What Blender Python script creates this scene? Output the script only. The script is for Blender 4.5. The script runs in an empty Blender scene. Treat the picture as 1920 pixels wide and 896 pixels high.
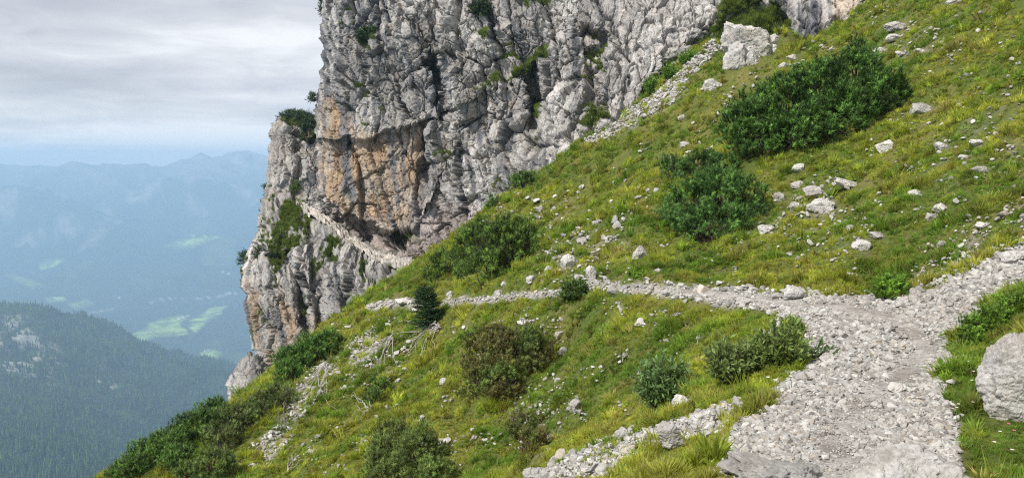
import bpy, math, random
import numpy as np

# ------------------------------------------------------------------ camera, world, sun, exposure
sc = bpy.context.scene
col = sc.collection
F = 1507.0                      # focal length in pixels of the 1920 px wide photograph
CU, CV, VH = 960.0, 448.0, 301.0  # principal point and horizon row
PITCH = math.atan((CV - VH) / F)
cp, sp = math.cos(PITCH), math.sin(PITCH)
cam_d = bpy.data.cameras.new('camera')
cam = bpy.data.objects.new('camera', cam_d); col.objects.link(cam)
cam_d.sensor_width = 36.0; cam_d.lens = F / 1920.0 * 36.0
cam_d.clip_start = 0.1; cam_d.clip_end = 60000
cam.location = (0, 0, 0)
cam.rotation_euler = (math.pi / 2 - PITCH, 0, 0)
sc.camera = cam

SUN_EL, SUN_AZ = math.radians(48), math.radians(-128)   # azimuth from +Y towards +X (negative = left of view)
sun_d = bpy.data.lights.new('sun', 'SUN'); sun = bpy.data.objects.new('sun', sun_d); col.objects.link(sun)
sun_d.energy = 3.0; sun_d.angle = math.radians(6); sun_d.color = (1.0, 0.95, 0.87)
sun.rotation_euler = (math.pi / 2 - SUN_EL, 0, -SUN_AZ + math.pi)
SUN_BACK = False

w = bpy.data.worlds.new('World'); sc.world = w; w.use_nodes = True
nt = w.node_tree; nt.nodes.clear()
def N(t, ty, **kw):
    n = t.nodes.new(ty)
    for k, v in kw.items():
        if k == 'inp':
            for a, b in v.items(): n.inputs[a].default_value = b
        else: setattr(n, k, v)
    return n
def L(t, a, b): t.links.new(a, b)
def MathN(t, op, a, b=None, clamp=False):
    n = N(t, 'ShaderNodeMath', operation=op); n.use_clamp = clamp
    for i, x in enumerate((a, b)):
        if x is None: continue
        if hasattr(x, 'is_linked'): L(t, x, n.inputs[i])
        else: n.inputs[i].default_value = x
    return n.outputs[0]
def MixC(t, fac, a, b, blend='MIX'):
    n = N(t, 'ShaderNodeMix', data_type='RGBA', blend_type=blend)
    for i, x in ((0, fac), (6, a), (7, b)):
        if hasattr(x, 'is_linked'): L(t, x, n.inputs[i])
        elif i == 0: n.inputs[i].default_value = x
        else: n.inputs[i].default_value = (*x[:3], 1)
    return n.outputs[2]
def Ramp(t, fac, stops, interp='LINEAR'):
    n = N(t, 'ShaderNodeValToRGB'); cr = n.color_ramp; cr.interpolation = interp
    while len(cr.elements) > 1: cr.elements.remove(cr.elements[-1])
    cr.elements[0].position = stops[0][0]; c = stops[0][1]
    cr.elements[0].color = (c, c, c, 1) if not hasattr(c, '__len__') else (*c, 1)
    for p, c in stops[1:]:
        e = cr.elements.new(p); e.color = (c, c, c, 1) if not hasattr(c, '__len__') else (*c, 1)
    L(t, fac, n.inputs[0]); return n.outputs[0]

sky = N(nt, 'ShaderNodeTexSky', sky_type='NISHITA'); sky.sun_disc = False
sky.sun_elevation = SUN_EL; sky.sun_rotation = SUN_AZ
geo = N(nt, 'ShaderNodeTexCoord')
sep = N(nt, 'ShaderNodeSeparateXYZ'); L(nt, geo.outputs['Generated'], sep.inputs[0])
zc = MathN(nt, 'MAXIMUM', sep.outputs[2], 0.0)
zc = MathN(nt, 'ADD', zc, 0.07)
# stratus deck: project the direction on a flat cloud layer so that the bands flatten towards the horizon
px = MathN(nt, 'DIVIDE', sep.outputs[0], zc); py = MathN(nt, 'DIVIDE', sep.outputs[1], zc)
cb = N(nt, 'ShaderNodeCombineXYZ'); L(nt, px, cb.inputs[0]); L(nt, py, cb.inputs[1])
mp = N(nt, 'ShaderNodeMapping'); L(nt, cb.outputs[0], mp.inputs[0])
mp.inputs['Rotation'].default_value = (0, 0, math.radians(-8)); mp.inputs['Scale'].default_value = (0.26, 0.62, 1); mp.inputs['Location'].default_value = (3.1, 1.7, 0)
n1 = N(nt, 'ShaderNodeTexNoise', inp={'Scale': 1.0, 'Detail': 5.0, 'Roughness': 0.45, 'Distortion': 0.5}); L(nt, mp.outputs[0], n1.inputs['Vector'])
mp2 = N(nt, 'ShaderNodeMapping'); L(nt, geo.outputs['Generated'], mp2.inputs[0]); mp2.inputs['Scale'].default_value = (1.6, 1.6, 9.0); mp2.inputs['Location'].default_value = (0.4, 0.2, 5.30)
n2 = N(nt, 'ShaderNodeTexNoise', inp={'Scale': 2.0, 'Detail': 5.0, 'Roughness': 0.45, 'Distortion': 0.3}); L(nt, mp2.outputs[0], n2.inputs['Vector'])
# bands of the stratus deck: lighter and darker layers at certain heights above the horizon, bent by the noise
zb = MathN(nt, 'ADD', sep.outputs[2], MathN(nt, 'MULTIPLY', MathN(nt, 'SUBTRACT', n2.outputs[0], 0.5), 0.05))
mp3 = N(nt, 'ShaderNodeMapping'); L(nt, geo.outputs['Generated'], mp3.inputs[0]); mp3.inputs['Scale'].default_value = (4.0, 4.0, 17.0)
n3 = N(nt, 'ShaderNodeTexNoise', inp={'Scale': 2.2, 'Detail': 8.0, 'Roughness': 0.6, 'Distortion': 0.6}); L(nt, mp3.outputs[0], n3.inputs['Vector'])
band = Ramp(nt, zb, [(0.0, 0.78), (0.02, 0.72), (0.045, 0.56), (0.06, 0.50), (0.075, 0.54), (0.088, 0.44), (0.11, 0.56), (0.135, 0.56), (0.16, 0.48), (0.20, 0.50), (0.30, 0.52), (0.5, 0.54), (1.0, 0.56)])
dt = N(nt, 'ShaderNodeVectorMath', operation='DOT_PRODUCT'); L(nt, geo.outputs['Generated'], dt.inputs[0]); dt.inputs[1].default_value = (-0.262, 0.957, 0.124)
glow = Ramp(nt, dt.outputs['Value'], [(0.965, 0.0), (0.995, 0.55), (1.0, 0.75)], 'EASE')
sm = MathN(nt, 'ADD', MathN(nt, 'ADD', MathN(nt, 'MULTIPLY', n1.outputs[0], 0.25), MathN(nt, 'MULTIPLY', n2.outputs[0], 0.35)), MathN(nt, 'MULTIPLY', band, 0.40))
sm = MathN(nt, 'ADD', sm, MathN(nt, 'MULTIPLY', glow, 0.10)); sm = MathN(nt, 'ADD', sm, MathN(nt, 'MULTIPLY', MathN(nt, 'SUBTRACT', n3.outputs[0], 0.5), 0.27))
cl = Ramp(nt, sm, [(0.36, (3.4, 3.44, 3.78)), (0.46, (4.2, 4.24, 4.55)), (0.51, (4.75, 4.78, 5.05)), (0.56, (5.4, 5.4, 5.6)), (0.64, (7.0, 7.0, 7.05))])
skc = MixC(nt, 0.94, sky.outputs[0], cl)
below = MathN(nt, 'GREATER_THAN', sep.outputs[2], -0.02)
skc = MixC(nt, below, (1.2, 1.4, 1.6), skc)
bg = N(nt, 'ShaderNodeBackground', inp={'Strength': 0.1}); L(nt, skc, bg.inputs[0])
wo = N(nt, 'ShaderNodeOutputWorld'); L(nt, bg.outputs[0], wo.inputs[0])

sc.view_settings.view_transform = 'Standard'; sc.view_settings.look = 'None'
sc.view_settings.exposure = 0.56; sc.view_settings.gamma = 1.0
sc.render.engine = 'CYCLES'
sc.cycles.use_denoising = False
try: sc.cycles.denoiser = 'OPENIMAGEDENOISE'
except Exception: pass
sc.cycles.max_bounces = 5; sc.cycles.diffuse_bounces = 3; sc.cycles.glossy_bounces = 1
sc.cycles.transmission_bounces = 2; sc.cycles.transparent_max_bounces = 8; sc.cycles.volume_bounces = 3
sc.cycles.use_adaptive_sampling = True; sc.cycles.adaptive_threshold = 0.01
sc.cycles.use_fast_gi = False
sc.cycles.pixel_filter_type = 'BLACKMAN_HARRIS'; sc.cycles.filter_width = 1.2

# ------------------------------------------------------------------ maths helpers
rng = np.random.default_rng(7)
random.seed(7)
def at(u, v, Y):
    """point at world depth Y (along +Y) seen at pixel (u, v)"""
    u = np.asarray(u, float); v = np.asarray(v, float)
    X = (u - CU) / F; Z = -(v - CV) / F
    dy = cp + sp * Z; dz = -sp + cp * Z
    return np.stack(np.broadcast_arrays(X / dy * Y, Y + 0 * X, dz / dy * Y), -1)
def proj(P):
    x, y, z = P[..., 0], P[..., 1], P[..., 2]
    fw = y * cp - z * sp; up = y * sp + z * cp
    fw = np.where(fw > 0.05, fw, 0.05)
    return CU + F * x / fw, CV - F * up / fw

def _h(ix, iy, iz, seed):
    h = (ix.astype(np.uint32) * np.uint32(374761393) + iy.astype(np.uint32) * np.uint32(668265263)
         + iz.astype(np.uint32) * np.uint32(2147483647 ^ 0x5bd1e995) + np.uint32(seed * 974711 & 0xffffffff))
    h = (h ^ (h >> np.uint32(13))) * np.uint32(1274126177)
    h = (h ^ (h >> np.uint32(16))) * np.uint32(2246822519)
    return h ^ (h >> np.uint32(15))
def _r(h, k=0):
    h = (h + np.uint32(k * 0x9E3779B9 & 0xffffffff)); h = (h ^ (h >> np.uint32(15))) * np.uint32(0x85ebca6b); h = h ^ (h >> np.uint32(13))
    return (h & np.uint32(0xffffff)).astype(np.float32) / np.float32(16777215.0)
def perlin(P, seed=0):
    P = np.asarray(P, np.float32)
    if P.shape[-1] == 2: P = np.concatenate([P, np.zeros(P.shape[:-1] + (1,), np.float32)], -1)
    fl = np.floor(P); I = fl.astype(np.int64); f = P - fl
    t = f * f * f * (f * (f * 6 - 15) + 10)
    out = 0
    for dx in (0, 1):
        wx = t[..., 0] if dx else 1 - t[..., 0]
        for dy in (0, 1):
            wy = t[..., 1] if dy else 1 - t[..., 1]
            for dz in (0, 1):
                wz = t[..., 2] if dz else 1 - t[..., 2]
                h = _h(I[..., 0] + dx, I[..., 1] + dy, I[..., 2] + dz, seed)
                g = ((_r(h, 1) * 2 - 1) * (f[..., 0] - dx) + (_r(h, 2) * 2 - 1) * (f[..., 1] - dy) + (_r(h, 3) * 2 - 1) * (f[..., 2] - dz))
                out = out + wx * wy * wz * g
    return out * 1.4
def fbm(P, seed=0, octv=4, gain=0.5, lac=2.03, ridged=False):
    P = np.asarray(P, np.float32); a, s, o = 1.0, 1.0, 0
    for k in range(octv):
        n = perlin(P * s, seed + k * 17)
        o = o + a * ((0.5 - np.abs(n)) * 2 - 0.55 if ridged else n)
        a *= gain; s *= lac
    return o
def voro2(x, y, seed=0, jit=0.95):
    x = np.asarray(x, np.float32); y = np.asarray(y, np.float32)
    ix = np.floor(x).astype(np.int64); iy = np.floor(y).astype(np.int64)
    F1 = np.full(x.shape, 9, np.float32); F2 = F1.copy(); H = np.zeros(x.shape, np.uint32)
    DX = np.zeros(x.shape, np.float32); DY = DX.copy()
    for a in (-1, 0, 1):
        for b in (-1, 0, 1):
            h = _h(ix + a, iy + b, ix * 0, seed)
            dx = x - (ix + a + 0.5 + (_r(h, 5) - 0.5) * jit).astype(np.float32)
            dy = y - (iy + b + 0.5 + (_r(h, 6) - 0.5) * jit).astype(np.float32)
            d = np.sqrt(dx * dx + dy * dy)
            m = d < F1
            F2 = np.where(m, F1, np.minimum(F2, d)); F1 = np.where(m, d, F1)
            H = np.where(m, h, H); DX = np.where(m, dx, DX); DY = np.where(m, dy, DY)
    return F1, F2, H, DX, DY
def facets(x, y, seed, tilt=1.0, crack=0.5, cw=0.08):
    """blocky fractured relief, about -1..1"""
    F1, F2, H, DX, DY = voro2(x, y, seed)
    o = (_r(H, 11) - 0.5) + tilt * ((_r(H, 12) - 0.5) * DX + (_r(H, 13) - 0.35) * DY) * 1.6
    return o - crack * np.exp(-(F2 - F1) / cw), F2 - F1, _r(H, 14)
def sstep(a, b, x):
    t = np.clip((x - a) / (b - a), 0, 1); return t * t * (3 - 2 * t)
class RBF:
    def __init__(s, P, V, scale=1.0, smooth=0.0):
        s.P = np.asarray(P, float) * scale; s.k = scale; V = np.asarray(V, float); n = len(V)
        K = s.phi(np.linalg.norm(s.P[:, None] - s.P[None], axis=-1)) + np.eye(n) * smooth
        A = np.concatenate([np.ones((n, 1)), s.P], 1)
        M = np.block([[K, A], [A.T, np.zeros((A.shape[1],) * 2)]])
        s.w = np.linalg.solve(M, np.concatenate([V, np.zeros(A.shape[1])]))
    def phi(s, r): return np.where(r > 1e-9, r * r * np.log(np.maximum(r, 1e-9)), 0)
    def __call__(s, Q):
        Q = np.asarray(Q, float) * s.k; sh = Q.shape[:-1]; Q = Q.reshape(-1, Q.shape[-1]); out = np.empty(len(Q)); n = len(s.P)
        for i in range(0, len(Q), 40000):
            q = Q[i:i + 40000]; r = np.sqrt(((q[:, None] - s.P[None]) ** 2).sum(-1))
            out[i:i + 40000] = s.phi(r) @ s.w[:n] + s.w[n] + q @ s.w[n + 1:]
        return out.reshape(sh)
def inpoly(u, v, poly):
    poly = np.asarray(poly, float); c = np.zeros(np.shape(u), bool)
    x0, y0 = poly[-1]
    for x1, y1 in poly:
        if y1 != y0:
            c ^= ((v < y1) != (v < y0)) & (u < (x0 - x1) * (v - y1) / (y0 - y1) + x1)
        x0, y0 = x1, y1
    return c
def polydist(u, v, line):
    """distance to a polyline and its side (positive = screen right-hand side of the direction of travel)"""
    best = np.full(np.shape(u), 1e9); sg = np.zeros(np.shape(u))
    for (x0, y0), (x1, y1) in zip(line[:-1], line[1:]):
        dx, dy = x1 - x0, y1 - y0; l2 = dx * dx + dy * dy
        t = np.clip(((u - x0) * dx + (v - y0) * dy) / l2, 0, 1)
        d = np.hypot(u - x0 - t * dx, v - y0 - t * dy)
        cr = dx * (v - y0) - dy * (u - x0)
        m = d < best - 1e-6; best = np.where(m, d, best); sg = np.where(m, np.sign(cr), sg)
    return best, sg
def polymask(u, v, poly, soft):
    """1 inside, 0 outside, soft edge"""
    d, _ = polydist(u, v, list(poly) + [poly[0]])
    s = np.where(inpoly(u, v, poly), d, -d)
    return sstep(-soft, soft, s)

# ------------------------------------------------------------------ object helpers
def tag(o, label=None, cat=None, group=None, kind=None):
    if label: o['label'] = label
    if cat: o['category'] = cat
    if group: o['group'] = group
    if kind: o['kind'] = kind
    return o
def link(name, me, mat=None, parent=None, loc=None):
    o = bpy.data.objects.new(name, me); col.objects.link(o)
    if mat is not None and me is not None and len(me.materials) == 0: me.materials.append(mat)
    if parent is not None: o.parent = parent
    if loc is not None: o.location = loc
    return o
def empty(name, loc, rz=0.0):
    o = bpy.data.objects.new(name, None); col.objects.link(o); o.location = loc; o.rotation_euler = (0, 0, rz)
    o.empty_display_size = 0.1; return o
def npmesh(name, V, Fc, cols=None, smooth=False, quad=None):
    """mesh from arrays: V (n,3), Fc (m,3) or (m,4)"""
    me = bpy.data.meshes.new(name); V = np.ascontiguousarray(V, np.float32); Fc = np.ascontiguousarray(Fc, np.int32)
    k = Fc.shape[1]
    me.vertices.add(len(V)); me.vertices.foreach_set('co', V.ravel())
    me.loops.add(Fc.size); me.loops.foreach_set('vertex_index', Fc.ravel())
    me.polygons.add(len(Fc)); me.polygons.foreach_set('loop_start', np.arange(len(Fc), dtype=np.int32) * k)
    me.polygons.foreach_set('loop_total', np.full(len(Fc), k, np.int32))
    me.polygons.foreach_set('use_smooth', np.full(len(Fc), bool(smooth)))
    if cols is not None:
        for nm, c in cols.items():
            c = np.asarray(c, np.float32)
            if c.ndim == 1: a = me.attributes.new(nm, 'FLOAT', 'POINT'); a.data.foreach_set('value', c)
            else:
                if c.shape[1] == 3: c = np.concatenate([c, np.ones((len(c), 1), np.float32)], 1)
                a = me.attributes.new(nm, 'FLOAT_COLOR', 'POINT'); a.data.foreach_set('color', np.ascontiguousarray(c).ravel())
    me.update(calc_edges=True)
    return me
def gridfaces(nr, nc):
    i = np.arange((nr - 1) * (nc - 1)); r = i // (nc - 1); c = i % (nc - 1); a = r * nc + c
    return np.stack([a, a + 1, a + nc + 1, a + nc], 1)
def gridnormals(P):
    du = np.gradient(P, axis=1); dv = np.gradient(P, axis=0)
    n = np.cross(du, dv); n /= np.maximum(np.linalg.norm(n, axis=-1, keepdims=True), 1e-9)
    return n

# ------------------------------------------------------------------ materials
def mat(name):
    m = bpy.data.materials.new(name); m.use_nodes = True; t = m.node_tree; t.nodes.clear()
    o = N(t, 'ShaderNodeOutputMaterial'); b = N(t, 'ShaderNodeBsdfPrincipled'); L(t, b.outputs[0], o.inputs[0])
    b.inputs['Roughness'].default_value = 0.9; b.inputs['Specular IOR Level'].default_value = 0.2
    return m, t, b, o
def attr(t, name, typ='GEOMETRY'):
    n = N(t, 'ShaderNodeAttribute', attribute_name=name, attribute_type=typ); return n
def noise(t, vec, scale, detail=4, rough=0.55, out=0):
    n = N(t, 'ShaderNodeTexNoise', inp={'Scale': scale, 'Detail': detail, 'Roughness': rough}); L(t, vec, n.inputs['Vector']); return n.outputs[out]
def rock_material(name, use_attr=True, base=(0.40, 0.39, 0.38), scale=1.0, bump=0.6, bdist=0.08, objspace=False, crackw=0.35):
    m, t, b, o = mat(name)
    tc = N(t, 'ShaderNodeTexCoord'); gp = N(t, 'ShaderNodeNewGeometry')
    vec = tc.outputs['Object'] if objspace else gp.outputs['Position']
    c0 = attr(t, 'col').outputs['Color'] if use_attr else None
    if c0 is None:
        oi = N(t, 'ShaderNodeObjectInfo')
        k = Ramp(t, oi.outputs['Random'], [(0, tuple(x * 0.80 for x in base)), (0.5, base), (1, tuple(min(0.9, x * 1.18) for x in base))])
        c0 = k
    pat = noise(t, vec, 0.9 * scale, 5, 0.6)
    a = noise(t, vec, 3.0 * scale, 6, 0.65); f = noise(t, vec, 14 * scale, 5, 0.7)
    shade = Ramp(t, a, [(0.25, 0.62), (0.5, 0.98), (0.75, 1.22)])
    fine = Ramp(t, f, [(0.25, 0.66), (0.5, 1.0), (0.75, 1.28)])
    c = MixC(t, 1.0, c0, shade, 'MULTIPLY'); c = MixC(t, 1.0, c, fine, 'MULTIPLY')
    if not use_attr: c = MixC(t, Ramp(t, pat, [(0.42, 0.0), (0.60, 0.75)]), c, MixC(t, 1.0, c, (0.74, 0.70, 0.64), 'MULTIPLY'))
    L(t, c, b.inputs['Base Color'])
    vo = N(t, 'ShaderNodeTexVoronoi', feature='DISTANCE_TO_EDGE', inp={'Scale': 5 * scale})
    wv = N(t, 'ShaderNodeVectorMath', operation='ADD'); nn = N(t, 'ShaderNodeTexNoise', inp={'Scale': 4 * scale, 'Detail': 3}); L(t, vec, nn.inputs['Vector'])
    L(t, vec, wv.inputs[0]); sc_ = N(t, 'ShaderNodeVectorMath', operation='SCALE'); L(t, nn.outputs[1], sc_.inputs[0]); sc_.inputs['Scale'].default_value = 0.35 / scale; L(t, sc_.outputs[0], wv.inputs[1])
    L(t, wv.outputs[0], vo.inputs['Vector'])
    cr = Ramp(t, vo.outputs['Distance'], [(0.0, 0.0), (0.09, 1.0)])
    hh = MathN(t, 'ADD', MathN(t, 'MULTIPLY', f, 0.9), MathN(t, 'MULTIPLY', cr, crackw))
    hh = MathN(t, 'ADD', hh, MathN(t, 'MULTIPLY', noise(t, vec, 45 * scale, 4, 0.7), 0.4))
    bp = N(t, 'ShaderNodeBump', inp={'Strength': bump, 'Distance': bdist}); L(t, hh, bp.inputs['Height']); L(t, bp.outputs[0], b.inputs['Normal'])
    return m
M = {}
M['cliff'] = rock_material('cliff_limestone', True, scale=0.6, bump=0.65, bdist=0.18)
M['boulder'] = rock_material('boulder_limestone', False, (0.62, 0.60, 0.575), scale=1.6, bump=0.7, bdist=0.06)
M['boulder_near'] = rock_material('weathered_limestone', False, (0.43, 0.418, 0.398), scale=3.0, bump=0.6, bdist=0.03, crackw=0.05)
M['stone'] = rock_material('rubble_stone', False, (0.50, 0.48, 0.455), scale=8.0, bump=0.5, bdist=0.01)
M['gravel'] = rock_material('gravel_stone', True, scale=8.0, bump=0.5, bdist=0.01)
def ground_material():
    m, t, b, o = mat('mountain_soil')
    gp = N(t, 'ShaderNodeNewGeometry'); vec = gp.outputs['Position']
    f = noise(t, vec, 9, 6, 0.7); g = noise(t, vec, 40, 5, 0.7)
    c = MixC(t, 1.0, attr(t, 'col').outputs['Color'], Ramp(t, f, [(0.25, 0.55), (0.5, 1.0), (0.75, 1.4)]), 'MULTIPLY')
    c = MixC(t, 1.0, c, Ramp(t, g, [(0.25, 0.6), (0.5, 1.0), (0.75, 1.35)]), 'MULTIPLY')
    L(t, c, b.inputs['Base Color'])
    h = MathN(t, 'ADD', f, MathN(t, 'MULTIPLY', g, 0.6))
    bp = N(t, 'ShaderNodeBump', inp={'Strength': 0.8, 'Distance': 0.05}); L(t, h, bp.inputs['Height']); L(t, bp.outputs[0], b.inputs['Normal'])
    return m
M['ground'] = ground_material()
def leaf_material(name, typ='GEOMETRY', attrname='col', transl=0.35, rough=0.6):
    m = bpy.data.materials.new(name); m.use_nodes = True; t = m.node_tree; t.nodes.clear()
    o = N(t, 'ShaderNodeOutputMaterial')
    a = attr(t, attrname, typ).outputs['Color']
    b = N(t, 'ShaderNodeBsdfPrincipled', inp={'Roughness': rough, 'Specular IOR Level': 0.25}); L(t, a, b.inputs['Base Color'])
    tr = N(t, 'ShaderNodeBsdfTranslucent'); hs = N(t, 'ShaderNodeHueSaturation', inp={'Saturation': 1.1, 'Value': 1.15}); L(t, a, hs.inputs['Color']); L(t, hs.outputs[0], tr.inputs[0])
    mx = N(t, 'ShaderNodeMixShader', inp={0: transl}); L(t, b.outputs[0], mx.inputs[1]); L(t, tr.outputs[0], mx.inputs[2]); L(t, mx.outputs[0], o.inputs[0])
    return m
M['needles'] = leaf_material('pine_needles', transl=0.15, rough=0.5)
M['leaves'] = leaf_material('shrub_leaves', transl=0.3)
M['grass'] = leaf_material('grass_blades', 'INSTANCER', 'tcol', transl=0.42)
M['forest'] = leaf_material('forest_needles', 'INSTANCER', 'tcol', transl=0.0, rough=0.9)
def plain(name, c, rough=0.9, scale=20):
    m, t, b, o = mat(name); tc = N(t, 'ShaderNodeTexCoord')
    k = Ramp(t, noise(t, tc.outputs['Object'], scale, 5), [(0.3, tuple(x * 0.7 for x in c)), (0.7, tuple(min(1, x * 1.25) for x in c))])
    L(t, k, b.inputs['Base Color']); b.inputs['Roughness'].default_value = rough; return m
M['bark'] = plain('pine_bark', (0.10, 0.075, 0.055)); M['deadwood'] = plain('bleached_deadwood', (0.42, 0.39, 0.36))
M['darkdead'] = plain('grey_dead_twigs', (0.16, 0.13, 0.115))
# ------------------------------------------------------------------ near mountainside (one height field)
C = []            # control points (x, y, z)
def cpx(u, v, Y): C.append(tuple(at(u, v, Y)))
def lev(u, v, z):  # a point at pixel (u, v) on the level z
    d = at(u, v, 1.0); Y = z / d[2]; C.append(tuple(d * Y)); return Y
# path edges (level across)
for ul, ur, v, z in ((1340, 1800, 896, -1.60), (1330, 1790, 860, -1.61), (1400, 1790, 790, -1.66), (1470, 1780, 720, -1.73), (1520, 1790, 660, -1.80), (1515, 1825, 610, -1.88)):
    lev(ul, v, z); lev(ur, v, z + 0.02)
for u, v1, v2, z in ((1560, 590, 553, -2.0), (1440, 577, 549, -2.1), (1300, 562, 539, -2.35), (1160, 545, 532, -2.6), (1000, 560, 549, -3.35), (900, 569, 558, -4.1), (830, 572, 562, -4.75), (740, 573, 566, -5.6), (690, 580, 573, -6.15)):
    lev(u, v1, z); lev(u, v2, z)
# silhouette crest
for u, v, Y in ((1640, 0, 38), (1545, 84, 39.5), (1503, 92, 41), (1455, 52, 44), (1400, 30, 45), (1345, 75, 44), (1200, 195, 42), (1100, 262, 42), (1000, 330, 42), (900, 400, 41), (780, 497, 40), (650, 590, 36), (500, 720, 32), (420, 762, 29), (210, 896, 22)):
    cpx(u, v + 2, Y); p = at(u, v, Y)
    # beyond the crest the ground rolls over and falls away
    for k, (dd, dz) in enumerate(((4, -2.2), (10, -9)) if u < 1050 else ((5, -3.6), (13, -9))):
        dirn = np.array([-0.70, 0.72]) if u < 900 else np.array([-0.35, 0.94])
        C.append((p[0] + dirn[0] * dd, p[1] + dirn[1] * dd, p[2] + dz))
# uphill of the path
for u, v, Y in ((1340, 465, 19), (1400, 292, 24), (1700, 230, 21.5), (1240, 330, 29), (1480, 180, 33), (1336, 160, 37), (1640, 120, 29), (930, 520, 29), (1060, 440, 30), (1100, 380, 34),
                (1200, 480, 20), (1800, 100, 24), (1900, 10, 24.5), (1900, 200, 17.5), (1900, 330, 13.8), (1750, 350, 15.5), (1600, 430, 15), (1600, 520, 13), (1480, 540, 13.2), (1700, 540, 11.9),
                (1760, 540, 11), (1850, 480, 10.9), (1920, 430, 11.5), (1990, 300, 13), (2100, 100, 17)):
    cpx(u, v, Y)
# right of the path, near
for u, v, Y in ((1920, 475, 10.5), (1920, 535, 8.6), (1860, 570, 8.5), (1860, 640, 6.9), (1920, 600, 6.9), (1900, 720, 5.3), (1860, 800, 4.7), (1920, 890, 3.9), (2050, 700, 4.8), (2100, 560, 6.5), (2200, 896, 3.3)):
    cpx(u, v, Y)
# below the path
for u, v, Y in ((1390, 660, 9.2), (1300, 600, 12.6), (1270, 640, 12.2), (1240, 730, 10.2), (1150, 600, 14.8), (1050, 580, 17.5), (1050, 680, 16.0), (950, 740, 15.8), (950, 620, 19.5), (850, 640, 23),
                (860, 800, 15.2), (1000, 830, 12.6), (900, 893, 13.0), (760, 890, 14.4), (700, 700, 24.5), (600, 760, 23.5), (600, 880, 17.5), (450, 870, 20.5), (720, 620, 29.5), (620, 660, 31), (1120, 780, 11.6),
                (1180, 760, 10.4), (1260, 770, 8.4)):
    cpx(u, v, Y)
# near bank edge left of the path
for u, v, Y in ((1320, 780, 6.6), (1400, 740, 6.4), (1220, 810, 6.9), (1130, 850, 6.4), (1040, 893, 5.9), (1300, 850, 5.0), (1200, 893, 4.8), (1440, 690, 7.6)):
    cpx(u, v, Y)
for p in ((0.3, 0.3, -1.6), (2.2, 0, -1.55), (6, 1, -0.3), (10, 5, 1.0), (16, 12, 5), (22, 8, 8), (-4, 5, -4.6), (-8, 8, -7.5), (-12, 14, -10.5), (-14, 4, -12), (-2, 1, -3.2), (-5, -2, -6), (-20, 25, -17), (30, 22, 15), (38, 35, 20), (4, -3, -1.3), (12, -3, 3)):
    C.append(p)
C = np.array(C)
Hrbf = RBF(C[:, :2], C[:, 2], 0.1, smooth=0.0015)
def Hbase(x, y): return Hrbf(np.stack([x, y], -1))
# cached base heights on a fine regular grid (bilinear lookups)
GX0, GX1, GY0, GY1, GS = -45.0, 60.0, -8.0, 62.0, 0.25
gx = np.arange(GX0, GX1 + GS, GS); gy = np.arange(GY0, GY1 + GS, GS)
gX, gY = np.meshgrid(gx, gy)
GZ = Hbase(gX, gY)
def bil(G, x, y):
    x = np.nan_to_num(x); y = np.nan_to_num(y)
    fx = np.clip((x - GX0) / GS, 0, G.shape[1] - 1.001); fy = np.clip((y - GY0) / GS, 0, G.shape[0] - 1.001)
    ix = fx.astype(int); iy = fy.astype(int); tx = fx - ix; ty = fy - iy
    return (G[iy, ix] * (1 - tx) + G[iy, ix + 1] * tx) * (1 - ty) + (G[iy + 1, ix] * (1 - tx) + G[iy + 1, ix + 1] * tx) * ty
PATH = [(1360, 897), (1352, 850), (1385, 800), (1440, 748), (1488, 700), (1516, 650), (1505, 612), (1440, 584), (1350, 570), (1250, 557), (1150, 544), (1100, 541), (1105, 533), (1150, 531), (1300, 538),
        (1430, 548), (1520, 552), (1640, 553), (1700, 556), (1750, 545), (1800, 512), (1850, 492), (1920, 462), (1990, 440), (1990, 515), (1920, 536), (1860, 572), (1822, 610), (1800, 650), (1775, 690), (1768, 740), (1795, 800), (1800, 897)]
FARPATH = [[(1075, 546), (1000, 554), (930, 561), (880, 565), (835, 567)], [(790, 566), (745, 569), (690, 577)]]
SCREE = {'upper': [(1095, 268), (1160, 222), (1235, 172), (1300, 110), (1340, 68), (1352, 90), (1300, 148), (1262, 196), (1190, 236), (1112, 276)],
         'bank': [(985, 900), (1050, 862), (1150, 818), (1225, 800), (1320, 770), (1385, 742), (1400, 790), (1350, 815), (1250, 832), (1190, 870), (1150, 900)],
         'lowleft': [(650, 640), (700, 615), (722, 640), (700, 690), (655, 690)],
         'lowleft2': [(575, 690), (640, 672), (612, 730), (560, 790), (525, 790)],
         'lowleft3': [(470, 835), (520, 800), (560, 810), (505, 868)],
         'gully': [(1405, 690), (1425, 640), (1450, 600), (1480, 590), (1470, 620), (1440, 660), (1420, 700)]}
THIN = [([(1700, 520), (1790, 450), (1930, 360), (1990, 330), (1990, 470), (1900, 480), (1780, 530), (1730, 545)], 0.6),
        ([(1400, 400), (1560, 350), (1660, 420), (1560, 500), (1420, 460)], 0.32), ([(1030, 400), (1180, 420), (1180, 520), (1000, 540), (990, 470)], 0.40),
        ([(940, 780), (1060, 700), (1100, 740), (1000, 850)], 0.32), ([(1700, 230), (1920, 150), (1920, 330), (1750, 330)], 0.28), ([(1660, 60), (1760, 20), (1820, 60), (1700, 130)], 0.3)]
def hashuv(P):
    return fbm(P[..., :2] * 1.3, 91, 3), fbm(P[..., :2] * 1.3 + 50, 92, 3)
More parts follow.
